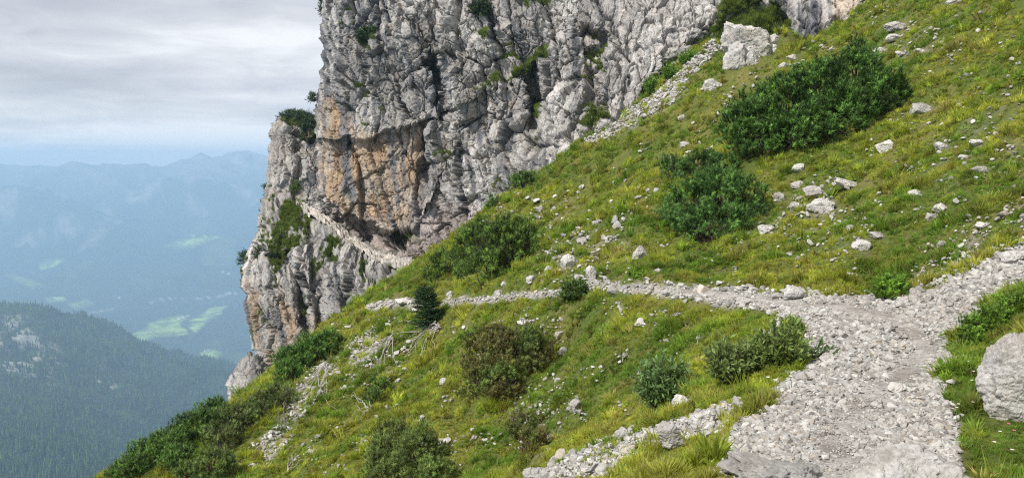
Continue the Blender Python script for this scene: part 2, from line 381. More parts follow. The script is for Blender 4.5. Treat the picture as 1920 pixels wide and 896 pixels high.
def masks(P):
    """path, scree and thin-cover masks of ground points"""
    u, v = proj(P); jx, jz = hashuv(P)
    d = np.clip(P[..., 1], 3, 60); k = 0.13 * F / d
    uj, vj = u + jx * k, v + jz * k * 0.35
    ok = (P[..., 1] > 2.0)
    path = polymask(uj, vj, PATH, 5) * ok
    far = 0
    for ln in FARPATH:
        dd, _ = polydist(uj, vj, ln); far = np.maximum(far, 1 - sstep(3.8, 8.0, dd))
    path = np.maximum(path, ((v > 890) & (P[..., 0] > 1.25) & (P[..., 0] < 2.3) & (P[..., 1] < 4.4)).astype(float))
    s = 0
    for nm, pl in SCREE.items(): s = np.maximum(s, polymask(uj, vj, pl, 7) * ok * (0.72 if 'low' in nm else 1.0) * ((0.45 + 0.55 * sstep(-0.25, 0.1, jx + 0.3 * jz)) if nm == 'upper' else 1.0))
    thin = 0
    for pl, a in THIN: thin = np.maximum(thin, polymask(uj, vj, pl, 45) * a)
    return np.maximum(path, far), s, thin * ok
PZ = np.stack([gX, gY, GZ], -1)
pm_, sm_, tm_ = masks(PZ)
rough = np.clip(1 - np.maximum(pm_, sm_ * 0.4), 0.08, 1)
hum = np.abs(perlin(np.stack([gX * 0.9 + 3, gY * 0.75], -1), 15)) * 0.42 + np.abs(perlin(np.stack([gX * 1.9, gY * 1.5], -1), 16)) * 0.16
bump = hum - 0.12 + 0.16 * fbm(np.stack([gX, gY], -1) * 0.55, 3, 3) + 0.05 * fbm(np.stack([gX, gY], -1) * 2.2, 5, 2)
# terracettes: small steps along the contour lines
ter = perlin(np.stack([GZ * 2.2 + 0.5 * perlin(np.stack([gX, gY], -1) * 0.4, 8), gX * 0.15, gY * 0.15], -1), 9)
fade = sstep(2, 7, np.hypot(gX, gY))
GZ2 = GZ + rough * (bump * (0.35 + 0.65 * fade) + 0.07 * ter * fade)
def Hn(x, y): return bil(GZ2, x, y)
def hit(u, v, n=2600, y0=2.5, y1=60.0):
    """first intersection of the view ray through (u, v) with the mountainside; scalar or arrays"""
    u = np.atleast_1d(np.asarray(u, float)); v = np.atleast_1d(np.asarray(v, float))
    d = at(u, v, 1.0); Y = np.full(len(u), np.nan); prev = np.full(len(u), y0)
    for y in np.geomspace(y0, y1, 420):
        h = Hn(d[:, 0] * y, np.full(len(u), y)); below = d[:, 2] * y < h
        m = below & np.isnan(Y)
        if m.any():
            lo = prev[m].copy(); hi = np.full(m.sum(), y)
            for _ in range(10):
                md = (lo + hi) / 2; b = d[m, 2] * md < Hn(d[m, 0] * md, md); hi = np.where(b, md, hi); lo = np.where(b, lo, md)
            Y[m] = hi
        prev[:] = y
    return d * Y[:, None]
def nrm(x, y, e=0.3):
    a = (Hn(x + e, y) - Hn(x - e, y)) / (2 * e); b = (Hn(x, y + e) - Hn(x, y - e)) / (2 * e)
    n = np.stack([-a, -b, np.ones_like(a)], -1); return n / np.linalg.norm(n, axis=-1, keepdims=True)
# ground sheet: polar grid round the viewpoint
az = np.radians(np.linspace(-50, 48, 500)); rr = np.geomspace(1.2, 62, 330)
A_, R_ = np.meshgrid(az, rr); X_ = R_ * np.sin(A_); Y_ = R_ * np.cos(A_); Z_ = Hn(X_, Y_)
fine = fbm(np.stack([X_, Y_], -1) * 6, 31, 3) * 0.02
P = np.stack([X_, Y_, Z_ + fine], -1)
pm, sm, tm = masks(P)
n1_ = fbm(P[..., :2] * 0.45, 41, 4); n2_ = fbm(P[..., :2] * 2.0, 43, 3)
def lerp(a, b, t): return a + (b - a) * t[..., None]
gcol = lerp(np.array([0.095, 0.125, 0.024]), np.array([0.17, 0.16, 0.045]), sstep(-0.4, 0.7, n1_ + 0.4 * n2_))
gcol = lerp(gcol, np.array([0.13, 0.105, 0.075]), sstep(0.3, 0.8, n2_) * 0.6)
gcol = lerp(gcol, np.array([0.30, 0.27, 0.235]), np.clip(tm * 1.5, 0, 1) * sstep(-0.1, 0.4, n2_))
scol = lerp(np.array([0.30, 0.275, 0.25]), np.array([0.42, 0.40, 0.375]), sstep(-0.4, 0.4, n2_))
pcol = lerp(np.array([0.32, 0.292, 0.262]), np.array([0.47, 0.447, 0.415]), sstep(-0.35, 0.35, n1_ * 0.5 + n2_))
gcol = lerp(gcol, scol, sm); gcol = lerp(gcol, pcol, pm)
me = npmesh('ground', P.reshape(-1, 3), gridfaces(*X_.shape)[:, ::-1], {'col': gcol.reshape(-1, 3)}, smooth=True)
ground = tag(link('ground', me, M['ground']), kind='structure')
ground['label'] = 'steep grassy mountainside that rises to the right and drops away to the left'

# ------------------------------------------------------------------ limestone cliff (relief sheets that wrap round their free edges)
def featstep(u, v, line, pos, lpos, neg, lneg, w=5):
    """relief step along a polyline: metres towards the viewer on its right-hand side (pos) and left-hand side (neg)"""
    d, s = polydist(u, v, line)
    return sstep(-w, w, d * s) * pos * np.exp(-d / lpos) + (1 - sstep(-w, w, d * s)) * neg * np.exp(-d / lneg)
def groove(u, v, line, depth, w):
    d, _ = polydist(u, v, line); return -depth * np.exp(-(d / w) ** 2)
GREY = np.array([0.40, 0.38, 0.36]); PALE = np.array([0.61, 0.583, 0.55]); DARK = np.array([0.10, 0.105, 0.12]); ORANGE = np.array([0.50, 0.345, 0.215])
TAN = np.array([0.50, 0.42, 0.33]); MOSS = np.array([0.075, 0.105, 0.022])
def cliff_sheet(name, label, edge, right, v0, v1, ctrl, feats, wrapR, step=1.5, amp=1.0, colour=None, seed=0, dip=0.0, topwrap=None, rwrap=0):
    ev = np.array([e[0] for e in edge], float); eu = np.array([e[1] for e in edge], float)
    vs = np.arange(v0, v1 + step, step)
    nb = 26
    smax = right if np.isscalar(right) else None
    widths = (right - np.interp(vs, ev, eu)) if smax is not None else np.interp(vs, [r[0] for r in right], [r[1] for r in right]) - np.interp(vs, ev, eu)
    nc = int(np.max(widths) / step)
    fr = np.linspace(0, 1, nc)
    jag = perlin(np.stack([vs / 16.0, vs * 0], -1), seed + 3) * 7 + perlin(np.stack([vs / 5.0, vs * 0], -1), seed + 4) * 2.5
    ue = (np.interp(vs, ev, eu) + jag)[:, None]
    S = fr[None, :] * widths[:, None]
    U = ue + S; V = np.broadcast_to(vs[:, None], U.shape).copy()
    rb = RBF([(c[0], c[1]) for c in ctrl], [c[2] for c in ctrl], 0.005, smooth=0.0005)
    Y = rb(np.stack([U, V], -1))
    pxm = Y / F
    warp = perlin(np.stack([U / 30, V / 30], -1), seed + 7) * 7 + perlin(np.stack([U / 10, V / 10], -1), seed + 8) * 2.5
    warp2 = perlin(np.stack([U / 30, V / 30], -1), seed + 9) * 7 + perlin(np.stack([U / 10, V / 10], -1), seed + 10) * 2.5
    D = 0
    for f in feats: D = D + f(U + warp, V + warp2)
    R = wrapR / np.median(pxm)
    q = np.clip(1 - S / R, 0, 1); round_ = R * (1 - np.sqrt(1 - q * q)) * np.median(pxm) * 1.0
    Y = Y - D + round_
    if rwrap:
        q = np.clip(1 - (widths[:, None] - S) / (rwrap / np.median(pxm)), 0, 1); Y = Y + rwrap * (1 - np.sqrt(1 - q * q))
    if topwrap:
        tv = np.interp(U, [t[0] for t in topwrap], [t[1] for t in topwrap]) + perlin(np.stack([U / 14.0, U * 0], -1), seed + 33) * 8
        over = np.clip(tv - V, 0, None); V = np.maximum(V, tv + 0.15 * over)    # everything above the top edge rolls over backwards
        q = np.clip(1 - (V - tv) / 26.0, 0, 1); Y = Y + 26 * np.median(pxm) * (1 - np.sqrt(np.clip(1 - q * q, 0, 1))) + over * np.median(pxm) * 2.5
    k = np.arange(nb, 0, -1)[None, :]
    Ub = ue + k * step * 0.6; Yb = Y[:, :1] + k * step * np.median(pxm) * 2.2
    U = np.concatenate([Ub, U], 1); Vb = np.repeat(V[:, :1], nb, 1); V = np.concatenate([Vb, V], 1); Y = np.concatenate([Yb, Y], 1)
    Ybase = np.concatenate([Yb, rb(np.stack([U[:, nb:], V[:, nb:]], -1)) + round_], 1)
    Pb = at(U, V, Ybase); P = at(U, V, Y)
    n = gridnormals(P); 
    # smooth the base normals
    for _ in range(6):
        pn = np.pad(n, ((3, 3), (3, 3), (0, 0)), mode='edge'); n = n + pn[6:, 3:-3] + pn[:-6, 3:-3] + pn[3:-3, 6:] + pn[3:-3, :-6]
        n /= np.linalg.norm(n, axis=-1, keepdims=True)
    flip = np.sign((n * P).sum(-1, keepdims=True)); n = -n * flip
    # metric sheet coordinates
    a = np.cumsum(np.concatenate([np.zeros((P.shape[0], 1)), np.linalg.norm(np.diff(Pb[..., :2], axis=1), axis=-1)], 1), 1); a = a - a[:, -1:]
    b = np.cumsum(np.concatenate([np.zeros((1, P.shape[1])), np.linalg.norm(np.diff(Pb[..., 1:], axis=0), axis=-1)], 0), 0); b = b[-1:] - b
    if name == 'cliff_foot':      # no drift of the joints over the ledge
        a = np.broadcast_to(np.median(a, 0)[None], a.shape) + 0; b = np.broadcast_to((V.shape[0] - 1 - np.arange(V.shape[0]))[:, None] * step * 70.0 / F, a.shape) + 0
    ca, sa = math.cos(dip), math.sin(dip)
    A, B = a * ca + b * sa, -a * sa + b * ca
    wx = fbm(np.stack([A * 0.30, B * 0.30], -1), seed + 21, 2) * 0.45 + 0.16 * perlin(np.stack([A * 3.0, B * 3.0], -1), seed + 22); wy = fbm(np.stack([A * 0.30, B * 0.30], -1), seed + 25, 2) * 0.45 + 0.16 * perlin(np.stack([A * 3.0, B * 3.0], -1), seed + 26)
    f1, e1, r1 = facets(A / 3.4 + wx * 0.35, B / 5.2 + wy * 0.3, seed + 1, 1.1, 0.45, 0.05)
    f2, e2, r2 = facets(A / 1.05 + wx * 0.6, B / 1.9 + wy * 0.5, seed + 2, 1.1, 0.35, 0.07)
    f3, e3, r3 = facets(A / 0.40 + wx * 0.8, B / 0.62 + wy * 0.8, seed + 3, 1.1, 0.4, 0.10)
    big = fbm(np.stack([A / 7, B / 10], -1), seed + 40, 3, ridged=True)
    med = fbm(np.stack([A / 1.6, B / 2.4], -1), seed + 44, 4, ridged=True)
    calm = np.clip(colour(U, V, A, B, 'calm'), 0.1, 1.5)
    f4, e4, r4 = facets(A / 0.24 + wx * 0.9, B / 0.30 + wy * 0.9, seed + 4, 1.2, 0.45, 0.12)
    flute = fbm(np.stack([A * 1.3 + wx * 0.3, B * 0.16], -1), seed + 48, 3, ridged=True)
    k_ = np.clip(calm * 1.6, 0, 1)
    f5, e5, r5 = facets(A / 1.9 + wx * 0.8, B / 3.4 + wy * 0.8, seed + 5, 1.3, 0.3, 0.03)
    disp = amp * (calm * (0.85 * f1 + 0.55 * f5 + 0.30 * f2) + k_ * (0.09 * f3 + 0.03 * f4) + 0.30 * calm * big + k_ * (0.05 * med + 0.08 * flute))
    disp = disp - amp * k_ * (0.30 * np.exp(-e1 / 0.035) + 0.17 * np.exp(-e2 / 0.05))
    cols_ = np.arange(U.shape[1])[None, :]; disp = disp * (0.25 + 0.75 * sstep(nb - 6, nb + 26, cols_))
    P = P + n * disp[..., None]
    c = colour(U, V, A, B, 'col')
    # rock colour follows the block it belongs to
    c = c * (0.80 + 0.26 * r2 + 0.14 * (r5 - 0.5) + 0.12 * r3)[..., None]
    crk = np.clip(np.exp(-e5 / 0.025) * 0.4 + np.exp(-e1 / 0.03) * 0.40 + np.exp(-e2 / 0.05) * 0.38 + np.exp(-e3 / 0.08) * 0.22, 0, 0.5)
    c = c * (1 - crk)[..., None] 
    # moss and turf cling to ledges that face up
    nn = gridnormals(P); nn *= -np.sign((nn * P).sum(-1, keepdims=True))
    tm_ = sstep(0.55, 0.85, nn[..., 2]) * sstep(-0.1, 0.5, fbm(np.stack([a / 5, b / 5], -1), seed + 70, 3)) * 0.5
    tm_ = np.maximum(tm_, colour(U, V, A, B, 'turf'))
    c = lerp(c, MOSS, np.clip(tm_, 0, 1))
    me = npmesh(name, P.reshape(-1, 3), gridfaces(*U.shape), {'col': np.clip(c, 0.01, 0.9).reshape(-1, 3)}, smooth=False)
    o = tag(link(name, me, M['cliff']), label=label, kind='structure')
    return o, P, U, V, tm_
def palette(A, B, seed, pale=0.4, dark=0.4, U=None, V=None):
    g = fbm(np.stack([A / 5, B / 7], -1), seed, 4)
    c = lerp(GREY, PALE, sstep(-0.3, 0.5, g + pale - 0.4))
    strk = fbm(np.stack([A * 1.1, B * 0.10], -1), seed + 5, 4); c = lerp(c, DARK * 1.2, sstep(0.05, 0.55, strk + dark - 0.42) * 0.80)
    spots = fbm(np.stack([A * 0.8, B * 0.6], -1), seed + 8, 4); c = lerp(c, TAN, sstep(0.15, 0.7, spots) * 0.45)
    return c
ORPOLY = [(598, 190), (630, 185), (660, 240), (720, 258), (800, 232), (800, 300), (792, 380), (770, 425), (735, 440), (700, 420), (640, 400), (610, 380), (596, 300)]
LEDGES = [([(888, 170), (950, 138), (1028, 92), (1034, 104), (985, 140), (930, 158), (890, 172)], 4), ([(900, 62), (915, 55), (920, 70), (905, 76)], 3), ([(1000, 190), (1020, 195), (1018, 222), (1000, 222)], 4),
          ([(1090, 235), (1130, 205), (1140, 218), (1105, 245)], 4), ([(1205, 165), (1230, 135), (1300, 90), (1335, 60), (1340, 75), (1280, 120), (1235, 160), (1205, 185)], 5), ([(985, 10), (1025, -5), (1030, 6), (990, 22)], 4),
          ([(1330, 55), (1390, 25), (1460, 0), (1480, 60), (1540, 95), (1490, 110), (1350, 100)], 6), ([(672, 78), (700, 60), (706, 74), (680, 88)], 4), ([(1360, 0), (1440, -10), (1400, 30), (1340, 50)], 5)]
def col_main(U, V, A, B, what):
    orange = polymask(U + 10 * perlin(np.stack([U / 25, V / 25], -1), 5), V, ORPOLY, 14)
    base = polymask(U, V, [(600, 395), (640, 400), (740, 440), (790, 400), (830, 380), (900, 400), (800, 520), (700, 500), (600, 430)], 20)
    if what == 'calm': return 1.0 - 0.45 * orange - 0.35 * base
    if what == 'turf':
        t = 0
        for pl, s in LEDGES: t = np.maximum(t, polymask(U, V, pl, s))
        return t * sstep(-0.5, 0.2, fbm(np.stack([A * 1.2, B * 1.2], -1), 88, 3) + 0.35)
    rightness = sstep(1080, 1180, U)
    c = palette(A, B, 11, 0.40, 0.42)
    c = lerp(c, PALE * 1.04, rightness * 0.55 * (V < 260))
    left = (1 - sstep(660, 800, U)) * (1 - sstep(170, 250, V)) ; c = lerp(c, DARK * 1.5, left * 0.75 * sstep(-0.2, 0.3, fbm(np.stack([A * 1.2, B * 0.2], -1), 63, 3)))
    st = fbm(np.stack([A * 0.9, B * 0.07], -1), 61, 4)
    oc = lerp(ORANGE, TAN, sstep(-0.3, 0.4, fbm(np.stack([A / 2.5, B / 4], -1), 62, 3)))
    oc = lerp(oc, DARK * 1.8, sstep(0.02, 0.32, st) * 0.85)
    c = lerp(c, oc, 0.9 * orange * sstep(-0.95, -0.35, fbm(np.stack([A / 3, B / 6], -1), 64, 3) + 0.12))
    c = lerp(c, np.array([0.40, 0.33, 0.30]), base * 0.75)
    corner_shade = polymask(U, V, [(790, 130), (835, 130), (830, 230), (806, 300), (798, 390), (782, 440), (772, 410), (784, 300), (802, 230)], 14); c = lerp(c, DARK * 1.9, corner_shade * 0.55)  # shade of the big corner recess, painted into the rock colour
    wet = polymask(U, V, [(1480, 0), (1560, 0), (1540, 90), (1490, 70)], 12); c = lerp(c, DARK * 1.3, wet * sstep(-0.2, 0.2, fbm(np.stack([A * 1.4, B * 0.1], -1), 66, 3)))
    wet2 = polymask(U, V, [(1560, 0), (1640, 0), (1560, 70)], 10); c = lerp(c, ORANGE, wet2 * 0.5)
    return c
fm = [lambda u, v: featstep(u, v, [(834, -60), (824, 60), (816, 120), (826, 190), (806, 230), (800, 300), (795, 390), (775, 432)], -1.7, 34, 2.0, 90),   # big corner: recess left of it
      lambda u, v: featstep(u, v, [(640, 262), (690, 264), (722, 246), (762, 242), (800, 224)], -0.8, 60, 1.1, 80),
      lambda u, v: featstep(u, v, [(690, 330), (740, 300), (800, 256)], -0.2, 50, 0.25, 40), lambda u, v: groove(u, v, [(815, 122), (826, 160), (832, 205)], 3.5, 12), lambda u, v: groove(u, v, [(802, 262), (798, 330)], 1.5, 9), lambda u, v: groove(u, v, [(745, 445), (775, 440)], 2.5, 9),
      lambda u, v: featstep(u, v, [(690, 418), (740, 442), (776, 432), (792, 400)], -2.0, 30, 1.4, 60),
      lambda u, v: groove(u, v, [(660, 268), (682, 320), (680, 400), (692, 452)], 1.3, 6),
      lambda u, v: featstep(u, v, [(890, 168), (950, 140), (1030, 96), (1060, 70)], 1.8, 70, -1.0, 50),
      lambda u, v: groove(u, v, [(1008, 110), (1002, 160), (1000, 230)], 2.6, 11),
      lambda u, v: featstep(u, v, [(1240, -60), (1190, 20), (1140, 92), (1118, 150), (1126, 215)], -1.8, 60, 3.2, 120),
      lambda u, v: groove(u, v, [(1100, 60), (1130, 85), (1110, 100)], 1.8, 12),
      lambda u, v: featstep(u, v, [(836, 132), (900, 66), (985, 20), (1040, -30)], 1.1, 60, -0.7, 40),
      lambda u, v: featstep(u, v, [(690, 130), (700, 70), (740, 30), (780, 60)], 1.2, 60, -0.5, 30),
      lambda u, v: featstep(u, v, [(1426, -60), (1452, 0), (1500, 82)], -1.5, 30, 0.8, 50),
      lambda u, v: groove(u, v, [(1215, 190), (1240, 140), (1330, 70), (1420, 10)], 1.3, 14),
      lambda u, v: featstep(u, v, [(870, 300), (930, 250), (1010, 200), (1090, 160)], 0.7, 60, -0.6, 40),
      lambda u, v: featstep(u, v, [(850, 200), (835, 260), (850, 330)], -0.8, 30, 0.8, 50)]
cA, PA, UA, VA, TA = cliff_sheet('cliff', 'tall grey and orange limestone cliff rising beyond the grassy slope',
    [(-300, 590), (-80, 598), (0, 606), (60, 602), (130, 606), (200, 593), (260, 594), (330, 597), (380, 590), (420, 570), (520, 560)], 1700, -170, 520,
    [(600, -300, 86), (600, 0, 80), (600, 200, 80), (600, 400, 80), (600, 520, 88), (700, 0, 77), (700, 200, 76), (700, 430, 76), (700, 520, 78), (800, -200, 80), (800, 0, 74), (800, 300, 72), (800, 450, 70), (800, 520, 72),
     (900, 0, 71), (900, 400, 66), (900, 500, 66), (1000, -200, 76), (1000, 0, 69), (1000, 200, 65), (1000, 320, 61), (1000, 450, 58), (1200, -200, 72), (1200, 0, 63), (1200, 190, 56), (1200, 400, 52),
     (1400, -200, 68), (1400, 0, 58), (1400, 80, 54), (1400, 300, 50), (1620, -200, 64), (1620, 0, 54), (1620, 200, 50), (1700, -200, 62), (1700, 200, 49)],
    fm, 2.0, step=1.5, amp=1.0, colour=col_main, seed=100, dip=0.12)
def col_low(U, V, A, B, what):
    if what == 'calm': return 0.85 - 0.72 * polymask(U, V, [(560, 375), (640, 420), (720, 470), (790, 490), (790, 505), (720, 500), (640, 450), (580, 420)], 8)
    ramp = [(505, 470), (515, 410), (550, 350), (575, 372), (560, 400), (585, 405), (570, 440), (540, 480), (515, 520)]
    r2 = [(590, 470), (620, 440), (650, 470), (640, 490), (600, 500), (585, 520)]
    if what == 'turf':
        t = polymask(U, V, ramp, 8) * sstep(-0.3, 0.1, fbm(np.stack([A * 0.9, B * 0.9], -1), 71, 3) + 0.1)
        t = np.maximum(t, polymask(U, V, r2, 8) * sstep(-0.1, 0.2, fbm(np.stack([A * 0.9, B * 0.9], -1), 72, 3)))
        t = np.maximum(t, (V > 480) * sstep(0.45, 0.7, fbm(np.stack([A * 0.8, B * 0.25], -1), 73, 3)) * 0.8)
        return t
    c = palette(A, B, 31, 0.42, 0.40)
    orp = polymask(U, V, [(455, 520), (500, 540), (560, 560), (560, 700), (480, 740), (470, 640)], 20)
    o2 = polymask(U, V, [(580, 590), (605, 600), (640, 680), (600, 680)], 10)
    oc = lerp(ORANGE * 0.9, TAN, sstep(-0.2, 0.4, fbm(np.stack([A / 1.5, B / 4], -1), 82, 3)))
    c = lerp(c, oc, np.maximum(orp * 0.8 * sstep(-0.3, 0.2, fbm(np.stack([A / 1.2, B / 6], -1), 83, 3)), o2 * 0.8))
    pth = polymask(U, V, [(566, 378), (610, 400), (660, 435), (720, 478), (790, 488), (790, 500), (720, 492), (650, 455), (600, 412), (566, 392)], 4)
    return lerp(c, np.array([0.47, 0.43, 0.385]), pth)
fl = [lambda u, v: groove(u, v, [(535, 480), (560, 520), (572, 600), (585, 700)], 2.0, 9), lambda u, v: groove(u, v, [(640, 520), (650, 600), (665, 650)], 0.9, 6),
      lambda u, v: groove(u, v, [(704, 510), (716, 590)], 1.0, 8), lambda u, v: featstep(u, v, [(500, 470), (540, 500), (550, 600)], -1.0, 25, 1.0, 40),
      lambda u, v: featstep(u, v, [(575, 430), (580, 520), (600, 640)], 1.0, 40, -0.7, 20)]
cB, PB, UB, VB, TB = cliff_sheet('cliff_foot', 'lower limestone wall under the ledge path, split by dark clefts',
    [(370, 492), (430, 485), (470, 464), (505, 451), (530, 450), (560, 458), (620, 470), (680, 483), (720, 487), (900, 492)], 840, 372, 900,
    [(480, 360, 84), (480, 430, 79), (460, 520, 75), (470, 640, 75), (490, 760, 75), (560, 366, 85), (560, 385, 81), (560, 430, 77), (560, 520, 73), (560, 640, 72), (570, 900, 71), (620, 395, 84), (620, 411, 79), (620, 425, 75), (620, 470, 72.5), (620, 560, 70), (660, 430, 81), (660, 443, 77), (660, 456, 73), (650, 900, 67),
     (700, 452, 80), (700, 468, 75), (700, 484, 70.5), (700, 500, 69), (700, 560, 65), (700, 900, 62), (780, 472, 78), (780, 487, 71), (780, 498, 65.5), (780, 560, 61), (840, 474, 76), (840, 500, 63), (840, 560, 59), (840, 900, 55)],
    fl, 3.0, step=1.5, amp=0.8, colour=col_low, seed=200)
def col_back(U, V, A, B, what):
    if what == 'calm': return 0.9 + 0 * U
    if what == 'turf': return polymask(U, V, [(525, 205), (560, 205), (592, 215), (592, 265), (565, 262), (560, 235), (530, 232)], 6) * 0.9
    c = palette(A, B, 51, 0.38, 0.40); return lerp(c, TAN * 0.8, 0.25 + 0 * U)
fb = [lambda u, v: groove(u, v, [(552, 250), (560, 300), (556, 360)], 1.6, 8), lambda u, v: featstep(u, v, [(556, 285), (575, 262), (600, 300)], 1.5, 40, -1.0, 20)]
cC, PC, UC, VC, TC = cliff_sheet('cliff_buttress', 'grey limestone tower with shrubs on top left of the cliff edge',
    [(200, 520), (232, 508), (280, 505), (330, 499), (380, 494), (430, 484), (500, 478)], 640, 204, 500,
    [(500, 210, 99), (500, 330, 96), (490, 480, 92), (560, 210, 97), (560, 330, 93), (560, 480, 90), (640, 210, 100), (640, 330, 96), (640, 480, 92)],
    fb, 4.0, step=1.5, amp=0.85, colour=col_back, seed=300, topwrap=[(500, 232), (520, 226), (545, 216), (580, 212), (640, 210)])
cD, PD, UD, VD, TD = cliff_sheet('rock_pinnacle', 'small rounded limestone pinnacle low beside the cliff corner',
    [(655, 452), (675, 446), (700, 430), (722, 424), (745, 430), (800, 428), (840, 430)], 505, 655, 840,
    [(430, 660, 62), (430, 760, 60), (430, 840, 58), (500, 660, 62), (500, 760, 60), (500, 840, 58)],
    [], 1.6, step=1.2, amp=0.42, colour=lambda U, V, A, B, w: (0.9 + 0 * U) if w == 'calm' else ((0 * U) if w == 'turf' else palette(A, B, 77, 0.25, 0.45) * 0.85), seed=400,
    topwrap=[(420, 725), (440, 690), (455, 668), (470, 664), (490, 672), (505, 690)], rwrap=0.8)
# ------------------------------------------------------------------ valley, far mountains, haze
def far_sheet(name, label, uv_ctrl, us, Ys, mat_, noise_amp, seed, colfn):
    rb = RBF([(c[0] / 300.0, math.log(c[2]) * 2.2) for c in uv_ctrl], [c[1] for c in uv_ctrl], 1.0, smooth=0.002)
    U, Yg = np.meshgrid(us, Ys); V = rb(np.stack([U / 300.0, np.log(Yg) * 2.2], -1))
    P = at(U, V, Yg)
    P[..., 2] += noise_amp(P, Yg)
    me = npmesh(name, P.reshape(-1, 3), gridfaces(*U.shape)[:, ::-1], {'col': colfn(P, U, Yg).reshape(-1, 3)}, smooth=True)
    return tag(link(name, me, M['hill']), label=label, kind='structure'), P, U
def hill_material():
    m, t, b, o = mat('distant_hillside')
    gp = N(t, 'ShaderNodeNewGeometry'); vec = gp.outputs['Position']
    f = noise(t, vec, 0.012, 7, 0.7)
    c = MixC(t, 1.0, attr(t, 'col').outputs['Color'], Ramp(t, f, [(0.3, 0.55), (0.5, 1.0), (0.7, 1.5)]), 'MULTIPLY')
    L(t, c, b.inputs['Base Color']); b.inputs['Roughness'].default_value = 1.0; b.inputs['Specular IOR Level'].default_value = 0.0
    bp = N(t, 'ShaderNodeBump', inp={'Strength': 0.6, 'Distance': 12.0}); L(t, noise(t, vec, 0.03, 6, 0.7), bp.inputs['Height']); L(t, bp.outputs[0], b.inputs['Normal'])
    return m
M['hill'] = hill_material()
FOREST = np.array([0.030, 0.048, 0.022]); MEADOW = np.array([0.17, 0.25, 0.06]); SCREEC = np.array([0.42, 0.40, 0.37])
MEADOWS = [([(240, 640), (258, 622), (300, 600), (345, 590), (355, 600), (340, 610), (350, 625), (320, 628), (290, 632), (262, 645)], MEADOW), ([(350, 612), (385, 592), (400, 575), (425, 572), (415, 592), (385, 606), (360, 622)], MEADOW),
           ([(378, 662), (400, 657), (420, 662), (412, 670), (384, 673)], MEADOW), ([(312, 461), (345, 448), (415, 441), (420, 447), (370, 458), (330, 464)], MEADOW), ([(70, 492), (95, 484), (118, 486), (100, 498), (75, 505)], MEADOW),
           ([(190, 612), (215, 612), (232, 622), (215, 632)], MEADOW * 0.8 + SCREEC * 0.2), ([(88, 560), (118, 555), (125, 562), (95, 568)], MEADOW), ([(10, 515), (40, 520), (90, 535), (60, 540)], MEADOW * 0.6),
           ([(125, 568), (165, 562), (180, 570), (140, 580)], MEADOW * 0.7)]
PALEROCK = [([(232, 365), (262, 348), (290, 352), (275, 385), (240, 380)], 0.5), ([(35, 372), (60, 362), (75, 372), (50, 385)], 0.5), ([(150, 470), (175, 420), (195, 380), (215, 395), (200, 440), (165, 475)], 0.35),
            ([(0, 430), (60, 412), (110, 398), (60, 425), (0, 445)], 0.35), ([(390, 320), (420, 318), (410, 335), (385, 335)], 0.3)]
def col_far(P, U, Y):
    u, v = proj(P); n = fbm(P[..., :2] / 500, 7, 4)
    c = lerp(FOREST, MEADOW * 0.55, sstep(0.15, 0.6, n) * 0.6)
    alt = P[..., 2]; c = lerp(c, SCREEC * 0.65, sstep(-420, -60, alt + 160 * n) * 0.55)
    for pl, a in PALEROCK: c = lerp(c, SCREEC, polymask(u + 8 * n, v + 5 * n, pl, 6) * a * sstep(-0.5, 0.3, fbm(P[..., :2] / 120, 9, 3)))
    for pl, k in MEADOWS: c = lerp(c, k * 1.9, polymask(u + 14 * n, v + 5 * n, pl, 3.0) * (0.35 + 0.6 * sstep(-0.35, 0.25, fbm(P[..., :2] / 70, 19, 3))))
    road = [(130, 592), (190, 583), (225, 578), (252, 570), (300, 560), (360, 560), (445, 552)]
    d, _ = polydist(u, v, road); c = lerp(c, SCREEC * 1.1, (1 - sstep(0.5, 2.0, d)) * (sstep(-0.1, 0.2, fbm(P[..., :2] / 160, 20, 3)) * 0.55))
    return c
far_ctrl = []
ridge = [(-700, 330), (-300, 320), (-100, 314), (0, 309), (70, 311), (150, 305), (250, 303), (340, 302), (378, 292), (400, 300), (440, 290), (500, 293), (600, 300), (900, 320)]
for u, v in ridge: far_ctrl.append((u, v + 4, 8600))
for u in (-700, -300, 0, 150, 300, 450, 600, 900):
    far_ctrl += [(u, 345 + 0.02 * u, 7800), (u, 400, 6900), (u, 455, 6200), (u, 505, 5600), (u, 560, 4900), (u, 610, 4200), (u, 665, 3600), (u, 740, 3000), (u, 900, 2300), (u, 340, 9300)]
def namp_far(P, Y):
    return (fbm(P[..., :2] / 1500, 3, 5, ridged=True) * 230 * sstep(3800, 6500, Y) * sstep(9000, 7600, Y) + fbm(P[..., :2] / 600, 4, 4) * 35 * sstep(2500, 4500, Y) * sstep(9000, 7600, Y)
            + fbm(P[..., :2] / 380, 5, 3) * 26 * sstep(7800, 8400, Y) * sstep(9300, 8600, Y))
hills, PF, UF = far_sheet('hills', 'hazy blue mountain range and valley floor with pale green meadows', far_ctrl, np.linspace(-600, 900, 400), np.geomspace(2300, 9300, 280), None, namp_far, 1, col_far)
